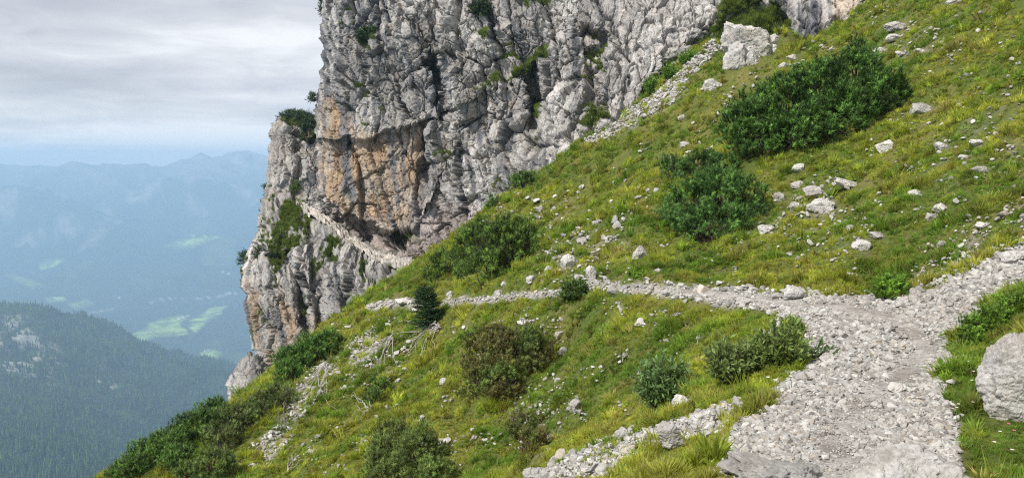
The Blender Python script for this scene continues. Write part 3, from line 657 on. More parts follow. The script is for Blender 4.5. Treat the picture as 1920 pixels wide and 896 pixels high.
# two summits on the far ridge
def summit(name, label, pts, Y, depth):
    pts = np.array(pts, float); us = np.arange(pts[0, 0], pts[-1, 0], 1.5); top = np.interp(us, pts[:, 0], pts[:, 1]) + perlin(np.stack([us / 9, us * 0], -1), 61) * 1.2
    rows = []
    for k in np.linspace(-1, 1, 25):
        yy = Y + k * depth; base = max(330.0, float(top.max()) + 45)
        v = top + (base - top) * abs(k) ** 1.2 
        p = at(us, v, Y); p[:, 1] = yy; p[:, 0] *= yy / Y
        rows.append(p)
    P = np.array(rows); P[..., 2] += fbm(P[..., :2] / (depth * 0.5), 12, 5, ridged=True) * depth * 0.045 * np.abs(np.linspace(-1, 1, 25))[:, None]
    me = npmesh(name, P.reshape(-1, 3), gridfaces(*P.shape[:2])[:, ::-1], {'col': lerp(FOREST * 1.3, SCREEC * 0.6, sstep(-0.2, 0.35, fbm(P / 260, 44, 4) + (0.35 if depth < 800 else -0.1))).reshape(-1, 3)}, smooth=True)
    tag(link(name, me, M['hill']), label=label, kind='structure')
summit('mountain', 'small blue pyramid summit on the hazy skyline', [(330, 304), (345, 300), (358, 297), (368, 290), (377, 286), (386, 290), (396, 295), (412, 299), (430, 304)], 8500, 500)
summit('mountain_plateau', 'flat topped blue summit right of the pyramid peak', [(402, 303), (415, 295), (422, 288), (438, 284), (455, 283), (466, 282), (478, 287), (500, 292), (540, 296), (600, 304)], 8400, 600)
summit('mountain_spur', 'wooded blue mountain spur descending from the left edge', [(-200, 360), (-50, 352), (60, 346), (110, 362), (170, 388), (235, 418), (300, 446), (370, 478)], 6600, 1100)
summit('mountain_spur', 'broad blue mountain spur in the middle of the haze with pale scree', [(100, 492), (150, 440), (205, 392), (255, 352), (300, 334), (345, 328), (400, 338), (470, 352), (600, 372)], 7300, 900)
# wooded ridge on the lower left
mid = []
crest = [(-500, 540, 1900), (-200, 545, 2000), (0, 568, 2100), (70, 580, 2150), (140, 596, 2200), (200, 622, 2300), (260, 655, 2400), (330, 680, 2500), (400, 697, 2600), (480, 715, 2650), (600, 745, 2700)]
for u, v, Y in crest: mid += [(u, v, Y), (u, v + 40, Y * 1.10), (u, v + 150, Y * 1.25)]
for u in (-500, -200, 0, 120, 250, 380, 500):
    cv = np.interp(u, [c[0] for c in crest], [c[1] for c in crest])
    mid += [(u, cv + 60, 1850), (u, cv + 130, 1600), (u, cv + 210, 1350), (u, 900 + max(0, u) * 0.1, 1020), (u, 1100, 800)]
def namp_mid(P, Y): return fbm(P[..., :2] / 330, 23, 4, ridged=True) * 34 * sstep(3200, 2500, Y) + fbm(P[..., :2] / 90, 24, 3) * 9
CRAG = [([(-20, 600), (40, 600), (80, 640), (110, 680), (100, 720), (60, 700), (20, 715), (-20, 700)], 0.6), ([(165, 715), (185, 690), (235, 700), (240, 730), (205, 745)], 0.55), ([(60, 610), (110, 650), (120, 690), (90, 660)], 0.6)]
def col_mid(P, U, Y):
    u, v = proj(P); n = fbm(P[..., :2] / 120, 27, 4); c = lerp(FOREST, MEADOW * 0.35, sstep(-0.2, 0.6, n) * 0.7)
    for pl, a in CRAG: c = lerp(c, SCREEC * 1.1, polymask(u + 16 * n, v + 16 * n, pl, 22) * a * sstep(-0.05, 0.30, fbm(P / 32, 29, 5)))
    return c
hill, PM, UM = far_sheet('wooded_hill', 'dark wooded ridge with pale crags on the lower left', mid, np.linspace(-450, 640, 320), np.geomspace(700, 3200, 230), None, namp_mid, 2, col_mid)

# the ledge path: a trodden shelf on the cliff foot
def on_sheet(Ps, u, v):
    uu, vv = proj(Ps.reshape(-1, 3)); d = (uu - u) ** 2 + (vv - v) ** 2; dist = Ps.reshape(-1, 3)[:, 1] * 0.01 + d * 2.0; return Ps.reshape(-1, 3)[int(np.argmin(dist))]
lp = [(556, 378), (575, 390), (600, 404), (622, 418), (645, 436), (672, 456), (700, 474), (730, 487), (760, 493), (795, 497), (830, 500)]
LU = np.linspace(556, 830, 60); LV = np.interp(LU, [a for a, b in lp], [b for a, b in lp]); LY = np.interp(LU, [556, 600, 645, 700, 760, 830], [82.0, 77.5, 75.0, 71.5, 67.0, 60.5])
LU = np.linspace(556, 830, 260); LV = np.interp(LU, [a for a, b in lp], [b for a, b in lp]); LY = np.interp(LU, [556, 600, 645, 700, 760, 830], [82.0, 77.5, 75.0, 71.5, 67.0, 60.5])
lc = at(LU, LV, LY); rows = []; ofs = np.concatenate([[-1.35, -1.15], np.linspace(-0.95, 1.6, 14)])
for oy in ofs:
    drop = -0.06 - 1.1 * np.clip(-0.95 - oy, 0, None) - 0.35 * sstep(-0.1, 0.45, fbm(np.stack([LU / 16, LU * 0 + 3], -1), 9, 3)) * (oy < 0.3)
    q = lc.copy(); q[:, 1] += oy + 0.55 * fbm(np.stack([LU / 14, LU * 0 + oy * 0.4], -1), 5, 4); q[:, 0] -= 0.25 * oy; q[:, 2] += drop + 0.12
    q[:, 2] += 0.20 * facets(LU / 9.0, LU * 0 + oy * 1.3, 6)[0] + 0.10 * facets(LU / 3.5, LU * 0 + oy * 3, 7)[0] + 0.12 * np.clip(oy, 0, None); rows.append(q)
LP = np.array(rows); tn = fbm(LP * np.array([0.9, 0.9, 0.9]), 8, 4); lcol = lerp(np.array([0.44, 0.405, 0.365]), np.array([0.66, 0.61, 0.55]), sstep(-0.3, 0.3, tn)); lcol = lerp(lcol, MOSS, (sstep(0.15, 0.4, fbm(LP * 0.5, 18, 3)) * (LP[..., 2] < lc[None, :, 2] - 0.15)) * 0.8)
me = npmesh('ledge_path', LP.reshape(-1, 3), gridfaces(*LP.shape[:2])[:, ::-1], {'col': lcol.reshape(-1, 3)}, smooth=False)
tag(link('ledge_path', me, M['cliff']), label='pale path cut along the ledge below the overhanging cliff', kind='structure')

# haze: one closed box round camera and scene
def box(name, x0, x1, y0, y1, z0, z1):
    V = [(x, y, z) for x in (x0, x1) for y in (y0, y1) for z in (z0, z1)]
    Fc = [(0, 1, 3, 2), (4, 6, 7, 5), (0, 4, 5, 1), (2, 3, 7, 6), (0, 2, 6, 4), (1, 5, 7, 3)]
    return npmesh(name, np.array(V), np.array(Fc))
HAZE = 2.1e-4
hm = bpy.data.materials.new('haze_air'); hm.use_nodes = True; t = hm.node_tree; t.nodes.clear()
ho = N(t, 'ShaderNodeOutputMaterial'); hv = N(t, 'ShaderNodeVolumePrincipled', inp={'Color': (0.52, 0.76, 1.0, 1), 'Density': HAZE, 'Anisotropy': 0.0})
L(t, hv.outputs[0], ho.inputs['Volume'])
allz = [max(v.co.z for v in o.data.vertices) for o in col.objects if o.type == 'MESH' and o.name.split('.')[0] in ('hills', 'wooded_hill', 'mountain', 'mountain_plateau', 'mountain_spur', 'cliff', 'ground', 'cliff_buttress')]
hz = link('haze', box('haze', -9800, 9800, -2500, 9700, min(PF[..., 2].min(), PM[..., 2].min()) - 60, max(allz) + 4), hm)
tag(hz, kind='stuff', label='blue haze filling the valley');
# ------------------------------------------------------------------ rock shapes
def ico(sub):
    t_ = (1 + 5 ** 0.5) / 2
    V = [(-1, t_, 0), (1, t_, 0), (-1, -t_, 0), (1, -t_, 0), (0, -1, t_), (0, 1, t_), (0, -1, -t_), (0, 1, -t_), (t_, 0, -1), (t_, 0, 1), (-t_, 0, -1), (-t_, 0, 1)]
    Fc = [(0, 11, 5), (0, 5, 1), (0, 1, 7), (0, 7, 10), (0, 10, 11), (1, 5, 9), (5, 11, 4), (11, 10, 2), (10, 7, 6), (7, 1, 8), (3, 9, 4), (3, 4, 2), (3, 2, 6), (3, 6, 8), (3, 8, 9), (4, 9, 5), (2, 4, 11), (6, 2, 10), (8, 6, 7), (9, 8, 1)]
    V = [np.array(v) / np.linalg.norm(v) for v in V]
    for _ in range(sub):
        cache = {}; G = []
        def mid_(a, b):
            k = (min(a, b), max(a, b))
            if k not in cache:
                m_ = V[a] + V[b]; V.append(m_ / np.linalg.norm(m_)); cache[k] = len(V) - 1
            return cache[k]
        for a, b, c in Fc:
            x, y, z = mid_(a, b), mid_(b, c), mid_(c, a); G += [(a, x, z), (b, y, x), (c, z, y), (x, y, z)]
        Fc = G
    return np.array(V), np.array(Fc)
ICO = {k: ico(k) for k in (0, 1, 2, 3, 4, 5)}
def rock_shape(sub, seed, cuts=9, depth=(0.55, 0.9), flat=0.6, rough=0.06, aspect=(1.0, 0.75)):
    r = np.random.default_rng(seed); V, Fc = ICO[sub]; V = V.copy()
    for _ in range(cuts):
        n = r.normal(size=3); n /= np.linalg.norm(n); d = r.uniform(*depth)
        k = V @ n; V = V - np.clip(k - d, 0, None)[:, None] * n
    if rough and sub >= 2: V = V * (1 + rough * fbm(V * 1.8, seed, 4)[:, None])
    V = V * np.array([aspect[0], aspect[1], flat]); return V.astype(np.float32), Fc
def rotz(V, a):
    c, s = math.cos(a), math.sin(a); return V @ np.array([[c, s, 0], [-s, c, 0], [0, 0, 1]])
def rotm(axis, a):
    axis = np.asarray(axis, float) / np.linalg.norm(axis); K = np.array([[0, -axis[2], axis[1]], [axis[2], 0, -axis[0]], [-axis[1], axis[0], 0]])
    return np.eye(3) + math.sin(a) * K + (1 - math.cos(a)) * K @ K
def screen_angle(V, ang): return V
# ------------------------------------------------------------------ boulders standing in the grass, each a thing of its own
BOULD = []        # footprints (u, v, half widths) so that grass stays off them
def boulder(u, v, w_, h_, label, seed, cat='boulder', name='boulder', group=None, sub=4, tilt=0.0, rough=0.10, cuts=12, sink=0.25, tone=None, depth=(0.55, 0.9), yasp=0.75, mat_='boulder'):
    p = hit([u], [v + h_ * 0.40])[0]
    if np.isnan(p[0]): print('miss', label); return None
    s = p[1] / F; W = w_ * s / 2; Hh = h_ * s / 2
    V, Fc = rock_shape(sub, seed, cuts=cuts, depth=depth, flat=1.0, rough=rough, aspect=(1, yasp * 1.0))
    V = V / np.abs(V).max(0); V = V * np.array([W, max(W * yasp, Hh * 0.8), Hh * 1.25])
    V = V @ rotm((0, 1, 0), tilt).T
    dd = facets(V[:, 0] / (W * 0.45) + 3, V[:, 2] / (W * 0.35) + V[:, 1] / W, seed, 1.0, 0.5, 0.06)[0]
    nv = V / np.maximum(np.linalg.norm(V, axis=1, keepdims=True), 1e-6); V = V + nv * (dd * 0.07 * W)[:, None]; V = V + nv * (facets(V[:, 0] / (W * 0.16) + 3, V[:, 2] / (W * 0.12) + V[:, 1] / (W * 0.3), seed + 1, 1.0, 0.6, 0.10)[0] * 0.03 * W)[:, None]
    if mat_ == 'boulder_near':      # wavy solution grooves
        q_ = V / W; V = V + nv * (fbm(np.stack([q_[:, 0] * 1.3 + q_[:, 1] * 0.6, q_[:, 2] * 5.0 + q_[:, 0] * 1.2, q_[:, 1] * 1.5], -1), seed, 4, ridged=True) * 0.028 * W)[:, None]
    me = npmesh(name, V, Fc, smooth=False)
    o = link(name, me, M[mat_], loc=(p[0], p[1] + V[:, 1].max() * 0.35, p[2] + Hh * (0.62 - sink)))
    tag(o, label, cat, group); BOULD.append((u, v, w_ / 2, h_ / 2)); return o
BL = [
 (1336, 157, 36, 22, 0.2, 'pale boulder alone on the upper grass, left of the biggest dwarf pine'),
 (1732, 203, 46, 20, -0.45, 'long tilted boulder right of the biggest dwarf pine'),
 (1660, 273, 34, 26, -0.2, 'pale wedge of rock in the grass below the right end of the biggest dwarf pine'),
 (1498, 313, 28, 15, 0.0, 'small pale rock just below the biggest dwarf pine'),
 (1497, 344, 24, 12, 0.0, 'small flat rock one step below the rock under the biggest dwarf pine'),
 (1530, 359, 44, 24, -0.35, 'grey slanting rock above the long pale slab'),
 (1466, 367, 28, 16, -0.4, 'low tilted rock right beside the middle dwarf pine'),
 (1490, 383, 22, 15, 0.1, 'small rounded rock between the slanting rock and the long pale slab'),
 (1546, 386, 62, 30, -0.5, 'long pale slab slanting up the grassy slope'),
 (1598, 345, 80, 13, -0.55, 'narrow ridge of pale rock pointing up right from the long slab'),
 (1437, 427, 32, 18, -0.1, 'white rock on the right foot of the middle dwarf pine'),
 (1617, 457, 34, 22, -0.2, 'grey rock with a dark side above the path'),
 (1647, 440, 34, 12, -0.4, 'thin slanting rock touching the grey rock above the path'),
 (1720, 361, 28, 12, -0.2, 'small grey rock in the grass far right of the long slab'),
 (1766, 272, 26, 14, -0.2, 'grey wedge in the right hand grass, left of three pale stones'),
 (1835, 266, 28, 11, -0.3, 'low pale stone in the right hand grass near the frame edge'),
 (1810, 293, 22, 9, -0.2, 'low grey stone just under the pale stone of the right hand grass'),
 (1845, 317, 40, 12, -0.3, 'long low rock near the right edge of the photo'),
 (1065, 490, 32, 32, 0.2, 'rounded white boulder above the path beside the lower dwarf pine'),
 (1109, 511, 22, 30, 0.3, 'upright pale rock standing on the upper edge of the path'),
 (1200, 472, 28, 30, -0.5, 'grey leaning boulder above the middle of the path'),
 (995, 522, 20, 16, -0.4, 'small tan rock below the white boulder and above the path'),
 (1232, 506, 14, 10, 0.0, 'tiny pale stone in the grass above the path'),
 (1094, 450, 24, 12, 0.2, 'flat pale rock among loose stones above the white boulder'),
 (1120, 418, 18, 9, 0.0, 'small pale rock uphill of the loose stones'),
 (1283, 270, 20, 12, 0.1, 'rock half hidden in a dark hollow of the bright grass'),
 (1280, 219, 16, 11, 0.2, 'small pale rock left of the biggest dwarf pine on bright grass'),
 (1048, 625, 18, 20, -0.4, 'white rock to the right of the brownish dwarf pine'),
 (1078, 758, 24, 26, -0.7, 'leaning pale rock in the grass of the lower slope'),
 (1200, 606, 24, 11, -0.3, 'flat white rock in the grass just below the path'),
 (1178, 601, 14, 9, 0.1, 'little white rock left of the flat white rock below the path'),
 (1056, 657, 20, 14, -0.4, 'broken pale rock below the white rock by the brownish dwarf pine'),
 (832, 714, 16, 14, -0.3, 'small grey rock left of the brownish dwarf pine'),
 (890, 818, 12, 12, 0.1, 'little grey rock in the grass at the bottom of the slope'),
 (1030, 820, 16, 16, 0.2, 'small dark grey rock in a tangle of grass near the bottom'),
 (756, 563, 38, 16, -0.05, 'white boulder on the far end of the path, left of the small spruce'),
 (780, 578, 22, 14, 0.3, 'pale rock under the white boulder at the far path end'),
 (845, 550, 16, 11, 0.0, 'small rock at the upper edge of the far path, right of the small spruce'),
 (868, 557, 20, 9, 0.0, 'flat tan rock lying on the far path'),
 (935, 548, 18, 13, -0.3, 'rounded tan rock above the far path'),
 (944, 532, 11, 11, 0.0, 'small round greenish stone above the tan rock'),
 (1490, 548, 46, 28, 0.05, 'large pale boulder where the path meets the scree'),
 (1413, 542, 22, 12, 0.0, 'pale stone on the upper path edge, left of the large pale boulder'),
 (1456, 554, 22, 13, 0.0, 'stone touching the left side of the large pale boulder on the path'),
 (1520, 562, 24, 14, 0.0, 'pinkish stone right of the large pale boulder on the path'),
 (1722, 552, 32, 24, -0.3, 'blocky grey boulder at the foot of the scree tongue'),
 (1742, 556, 20, 20, 0.2, 'smaller grey block right against the boulder at the foot of the scree'),
 (1694, 562, 22, 14, 0.0, 'tan stone left of the boulders at the foot of the scree'),
 (1832, 583, 20, 16, 0.1, 'rounded stone on the right side of the scree near the low green shrub'),
 (1900, 482, 40, 28, 0.2, 'biggest grey block on top of the scree at the right edge'),
 (1855, 522, 28, 24, -0.4, 'slanted block in the upper scree'),
 (1648, 757, 27, 22, 0.1, 'dark sided stone in the middle of the path'),
 (1552, 668, 34, 20, -0.1, 'low grey boulder at the left path edge by the long willow twig'),
 (1507, 705, 28, 24, 0.0, 'white boulder at the left path edge below the leafy shrubs'),
 (1680, 725, 34, 18, 0.1, 'flat pale stone in the path above the dark sided stone'),
 (1170, 812, 30, 26, 0.3, 'rounded stone on top of the stony bank at the bottom'),
 (1262, 812, 58, 66, 0.35, 'large cracked grey brown block on the stony bank'),
 (1322, 786, 54, 44, -0.4, 'leaning grey slab above the stony bank, left of the path'),
 (1282, 750, 44, 22, -0.2, 'low pale rock behind the leaning slab'),
 (1010, 884, 60, 26, 0.0, 'flat pale rock at the very bottom left end of the stony bank'),
 (692, 46, 20, 10, 0.0, None),
 (1686, 48, 42, 16, -0.4, 'pale rock highest in the upper right grass'),
 (1682, 70, 34, 12, -0.3, 'slanting pale rock just under the highest rock of the upper right grass'),
 (1692, 100, 22, 10, -0.3, 'small rock in the upper right grass above the biggest dwarf pine'),
 (1652, 92, 26, 12, -0.4, 'grey rock above the top of the biggest dwarf pine'),
 (1640, 110, 28, 10, -0.3, 'low rock against the top of the biggest dwarf pine'),
 (1790, 3, 30, 12, 0.0, 'pale rock cut by the top edge of the photo'),
 (1728, 96, 24, 10, -0.3, 'slanting stone alone in the upper right grass'),
 (1768, 388, 30, 18, -0.3, 'pale stone pair member at the start of the thin scree on the right'),
 (1748, 405, 22, 14, 0.1, 'grey stone below the thin scree start on the right'),
]
for i, (u, v, w_, h_, tl, lab) in enumerate(BL):
    if lab is None: continue
    big = w_ > 40
    boulder(u, v, w_ * 1.08, h_ * 1.1, lab, 300 + i, tilt=-tl * 0.5, cat='boulder' if w_ >= 24 else 'rock', name='boulder' if w_ >= 24 else 'rock', sub=4 if big else 3, yasp=0.9 if w_ < 60 else 0.5)
boulder(1918, 703, 150, 172, 'huge grooved pale boulder cut by the right edge of the photo', 74, sub=5, rough=0.12, cuts=14, sink=0.1, tilt=0.1, yasp=0.8, mat_='boulder_near', depth=(0.65, 0.95))
boulder(1705, 880, 250, 112, 'broad rough bedrock hump in the path at the bottom right', 75, sub=5, rough=0.14, cuts=9, sink=0.45, tilt=-0.05, yasp=0.8, mat_='boulder_near', depth=(0.6, 0.9))
boulder(1470, 880, 250, 66, 'flat bedrock slab in the path at the bottom left', 78, sub=5, rough=0.2, cuts=9, sink=0.55, tilt=0.10, yasp=0.8, mat_='boulder_near', depth=(0.6, 0.9))
# the rock outcrop at the top, between cliff and slope
boulder(1405, 62, 84, 120, 'tallest pale fractured outcrop block between the cliff and the top of the slope', 81, cat='outcrop', name='rock_outcrop', sub=5, rough=0.2, tilt=-0.5, yasp=0.7, sink=0.2)
boulder(1383, 104, 50, 64, 'lower pale outcrop block at the foot of the tallest outcrop', 82, cat='outcrop', name='rock_outcrop', sub=4, rough=0.2, tilt=0.2, yasp=0.7, sink=0.2)
boulder(1412, 108, 30, 34, 'small outcrop block right of the lowest outcrop foot', 83, cat='outcrop', name='rock_outcrop', sub=4, rough=0.2, tilt=0.0, yasp=0.7, sink=0.2)
boulder(1448, 92, 34, 24, 'slanting outcrop block on the right of the tallest outcrop', 84, cat='outcrop', name='rock_outcrop', sub=4, rough=0.2, tilt=-0.6, yasp=0.7, sink=0.2)
boulder(1452, 74, 26, 22, 'small upper outcrop block right of the tallest outcrop', 85, cat='outcrop', name='rock_outcrop', sub=4, rough=0.2, tilt=0, yasp=0.7, sink=0.1)
boulder(1356, 90, 22, 16, 'round pale block left of the outcrop at the head of the scree strip', 86, cat='outcrop', name='rock_outcrop', sub=3, rough=0.2, tilt=0, yasp=0.7, sink=0.1)

boulder(1488, 108, 26, 12, 'low flat outcrop stone in the grass below the far cliff piece', 87, cat='outcrop', name='rock_outcrop', sub=3, tilt=0.3, yasp=0.7, sink=0.15)
boulder(1470, 122, 20, 12, 'small outcrop stone between the outcrop blocks and the biggest dwarf pine', 88, cat='outcrop', name='rock_outcrop', sub=3, tilt=-0.2, yasp=0.7, sink=0.15)
# ------------------------------------------------------------------ loose stones: the largest as stones of the path, the rest joined
def sample_poly(poly, n, seed):
    r = np.random.default_rng(seed); poly = np.array(poly, float); lo, hi = poly.min(0), poly.max(0); out = np.zeros((0, 2))
    while len(out) < n:
        q = r.uniform(lo, hi, (n * 3, 2)); out = np.concatenate([out, q[inpoly(q[:, 0], q[:, 1], poly)]])
    return out[:n]
SMALL = [rock_shape(1, 900 + k, cuts=11, depth=(0.25, 0.75), flat=f_, aspect=(1, a_)) for k, (f_, a_) in enumerate([(0.5, 0.8), (0.6, 0.7), (0.35, 0.8), (0.7, 0.9), (0.45, 0.6), (0.6, 0.85), (0.3, 0.7), (0.55, 0.65), (0.75, 0.8), (0.4, 0.9)])]
def rots(n, r, tiltmax=0.5):
    a = r.uniform(0, 2 * math.pi, n); b = r.normal(0, tiltmax, n); c = r.normal(0, tiltmax, n)
    ca, sa, cb, sb, cc, sc_ = np.cos(a), np.sin(a), np.cos(b), np.sin(b), np.cos(c), np.sin(c); z = np.zeros(n); o = np.ones(n)
    Rz = np.stack([ca, -sa, z, sa, ca, z, z, z, o], -1).reshape(n, 3, 3); Rx = np.stack([o, z, z, z, cb, -sb, z, sb, cb], -1).reshape(n, 3, 3); Ry = np.stack([cc, z, sc_, z, o, z, -sc_, z, cc], -1).reshape(n, 3, 3)
    return Rx @ Ry @ Rz
def scatter_mesh(name, P, S, cols, seed, mat_, parent=None, tilt=0.45, protos=None):
    protos = protos or SMALL; r = np.random.default_rng(seed); n = len(P); which = r.integers(0, len(protos), n); R = rots(n, r, tilt); VV, FF, CC = [], [], []; off = 0
    for k, (V, Fc) in enumerate(protos):
        m = which == k; c = m.sum()
        if not c: continue
        X = np.einsum('nij,vj->nvi', R[m], V) * S[m][:, None, None] + P[m][:, None, :]
        VV.append(X.reshape(-1, 3)); FF.append((Fc[None] + (np.arange(c) * len(V))[:, None, None]).reshape(-1, 3) + off); CC.append(np.repeat(cols[m], len(V), 0)); off += c * len(V)
    me = npmesh(name, np.concatenate(VV), np.concatenate(FF), {'col': np.concatenate(CC)}, smooth=False)
    return link(name, me, mat_, parent)
def stone_cols(n, r):
    t_ = r.random(n)[:, None]; c = np.array([0.28, 0.268, 0.25]) * (1 - t_) + np.array([0.56, 0.545, 0.515]) * t_
    w_ = (r.random(n) < 0.10)[:, None]; return np.where(w_, c * np.array([0.98, 0.90, 0.82]), c)
def visible(P):  # keep the points whose first hit is themselves
    return ~np.isnan(P[:, 0])
r = np.random.default_rng(5)
pu = sample_poly(PATH, 17000, 11)
PP = hit(pu[:, 0], pu[:, 1]); ok = visible(PP); PP, pu = PP[ok], pu[ok]
# the trodden line is finer
TROD = [(1560, 897), (1570, 830), (1620, 760), (1700, 700), (1735, 650), (1690, 600), (1560, 575), (1400, 556), (1150, 538)]
dt, _ = polydist(pu[:, 0], pu[:, 1], TROD)
wid = np.interp(pu[:, 1], [530, 560, 650, 760, 896], [2, 6, 32, 54, 80])
trod = np.clip(1.25 * (1 - dt / wid), 0, 1)
depth_ = PP[:, 1]
base = 0.016 + 0.00092 * depth_
S = base * np.exp(r.normal(-0.08, 0.60, len(PP))) * (1 - 0.70 * trod)
S = np.where(pu[:, 0] > 1740, S * 1.25 * np.where(pu[:, 1] < 560, 1.2, 0.9), S)
S = np.minimum(S, 14 * depth_ / F)
keep = r.random(len(PP)) > trod * 0.45
PP, S, depth_ = PP[keep], S[keep], depth_[keep]
pxs = S / depth_
order = np.argsort(-pxs); big_, rest = order[:300], order[300:]
col_ = stone_cols(len(PP), r)
PP[:, 2] += S * 0.12
# gravel floor of the path as the structure itself, carried by the joined small stones
TINY = [rock_shape(0, 980 + k, cuts=0, flat=f_, aspect=(1, a_)) for k, (f_, a_) in enumerate([(0.5, 0.8), (0.6, 0.65), (0.4, 0.9), (0.7, 0.7), (0.35, 0.7)])]
def scatter_any(name, P_, S_, C_, seed, mat_):
    sm_ = S_ / P_[:, 1] * F < 5.6      # small in the picture: 20 faces each; the others 80
    a_ = scatter_mesh(name, P_[~sm_], S_[~sm_], C_[~sm_], seed, mat_); b_ = scatter_mesh(name, P_[sm_], S_[sm_], C_[sm_], seed + 1, mat_, protos=TINY)
    def arr(me):
        V = np.empty(len(me.vertices) * 3, np.float32); me.vertices.foreach_get('co', V); Fc = np.empty(len(me.loops), np.int32); me.loops.foreach_get('vertex_index', Fc); c = np.empty(len(me.vertices) * 4, np.float32); me.attributes['col'].data.foreach_get('color', c); return V.reshape(-1, 3), Fc.reshape(-1, 3), c.reshape(-1, 4)
    (V1, F1, c1), (V2, F2, c2) = arr(a_.data), arr(b_.data)
    for o_ in (a_, b_): m2 = o_.data; bpy.data.objects.remove(o_); bpy.data.meshes.remove(m2)
    return link(name, npmesh(name, np.concatenate([V1, V2]), np.concatenate([F1, F2 + len(V1)]), {'col': np.concatenate([c1, c2])}), mat_)
gm = scatter_any('path', PP[rest], S[rest], col_[rest], 6, M['gravel']); path = gm
tag(path, kind='structure', label='rubble strewn hiking path crossing the slope')
MED = [rock_shape(2, 950 + k, cuts=13, depth=(0.28, 0.78), flat=f_, aspect=(1, a_), rough=0.05) for k, (f_, a_) in enumerate([(0.5, 0.8), (0.6, 0.7), (0.4, 0.85), (0.7, 0.9), (0.45, 0.65), (0.65, 0.8), (0.35, 0.75), (0.55, 0.9)])]
MEDM = [npmesh('stone', V, Fc) for V, Fc in MED]
for m_ in MEDM: m_.materials.append(M['stone'])
def place_stone(p, s, parent, r):
    o = bpy.data.objects.new('stone', MEDM[r.integers(0, len(MEDM))]); col.objects.link(o); o.parent = parent
    o.location = p; o.scale = (s, s * r.uniform(0.8, 1.1), s * r.uniform(0.8, 1.2)); o.rotation_euler = (r.normal(0, 0.3), r.normal(0, 0.3), r.uniform(0, 6.28)); return o
for i in big_: place_stone(PP[i] + np.array([0, 0, S[i] * 0.1]), S[i] * 1.05, path, r)
# other loose stones: scree patches, verges, thin scree in the grass
pts, sz = [], []
for nm, n_, px_ in (('upper', 800, 3.0), ('bank', 1500, 6.0), ('lowleft', 90, 3.2), ('lowleft2', 110, 3.4), ('lowleft3', 80, 4.0), ('gully', 260, 4.5)):
    q = sample_poly(SCREE[nm], n_, 60 + len(nm)); p = hit(q[:, 0], q[:, 1]); ok = visible(p); p = p[ok]
    pts.append(p); sz.append(px_ / F * p[:, 1] * np.exp(r.normal(0, 0.4, len(p))))
for (pl, a), n_ in zip(THIN, (420, 150, 190, 70, 60, 35)):
    q = sample_poly(pl, n_, 80 + n_); q = q + r.normal(0, 14, q.shape); p = hit(q[:, 0], q[:, 1]); ok = visible(p); p = p[ok]
    pts.append(p); sz.append(3.6 / F * p[:, 1] * np.exp(r.normal(0, 0.5, len(p))))
# verges of the path
ed = np.array(PATH[:-1], float); seg = r.integers(0, len(ed) - 1, 700); tt = r.random(700)[:, None]
q = ed[seg] * (1 - tt) + ed[seg + 1] * tt + r.normal(0, 1, (700, 2)) * np.array([9, 5]); q = q[(q[:, 1] < 890) & (q[:, 0] < 1915)]
p = hit(q[:, 0], q[:, 1]); ok = visible(p); p = p[ok]; pts.append(p); sz.append(5.5 / F * p[:, 1] * np.exp(r.normal(0, 0.4, len(p))))
for ln in FARPATH:
    seg = r.integers(0, len(ln) - 1, 260); ln_ = np.array(ln, float); tt = r.random(260)[:, None]; q = ln_[seg] * (1 - tt) + ln_[seg + 1] * tt + r.normal(0, 1, (260, 2)) * np.array([4, 2.3])
    p = hit(q[:, 0], q[:, 1]); ok = visible(p); p = p[ok]; pts.append(p); sz.append(2.6 / F * p[:, 1] * np.exp(r.normal(0, 0.35, len(p))))
# strays anywhere on the slope, in loose clusters
cl_ = sample_poly([(1000, 330), (1640, 20), (1900, 20), (1910, 440), (1700, 520), (1100, 520), (800, 520)], 115, 93); cl_ = np.concatenate([cl_, sample_poly([(640, 620), (1100, 560), (1400, 600), (1200, 760), (900, 890), (450, 890)], 110, 94)])
q = np.repeat(cl_, 7, 0) + r.normal(0, 9, (len(cl_) * 7, 2)); p = hit(q[:, 0], q[:, 1]); ok = visible(p); p = p[ok]; pts.append(p); sz.append(3.1 / F * p[:, 1] * np.exp(r.normal(0, 0.55, len(p))))
pts = np.concatenate(pts); sz = np.concatenate(sz); pts[:, 2] += sz * 0.3 + 0.0016 * pts[:, 1]
sc_o = scatter_any('loose_stones', pts, sz, stone_cols(len(pts), r) * 1.08, 8, M['gravel'])
tag(sc_o, 'pale limestone rubble scattered over the slope and the scree strips', kind='stuff')
# ------------------------------------------------------------------ dwarf pines and other shrubs
def tube(pts, radii, n=5):
    pts = np.asarray(pts, float); V, Fc = [], []
    for i, p in enumerate(pts):
        d = pts[min(i + 1, len(pts) - 1)] - pts[max(i - 1, 0)]; d /= max(np.linalg.norm(d), 1e-9)
        a = np.cross(d, (0, 0, 1) if abs(d[2]) < 0.9 else (1, 0, 0)); a /= np.linalg.norm(a); b = np.cross(d, a)
        for k in range(n):
            th = 2 * math.pi * k / n; V.append(p + radii[i] * (math.cos(th) * a + math.sin(th) * b))
    for i in range(len(pts) - 1):
        for k in range(n):
            q = i * n + k; q2 = i * n + (k + 1) % n; Fc += [(q, q2, q2 + n), (q, q2 + n, q + n)]
    return np.array(V), np.array(Fc)
def joinm(parts):
    VV, FF, off = [], [], 0
    for V, Fc in parts: VV.append(V); FF.append(Fc + off); off += len(V)
    return np.concatenate(VV), np.concatenate(FF)
def unit(x): return x / np.maximum(np.linalg.norm(x, axis=-1, keepdims=True), 1e-9)
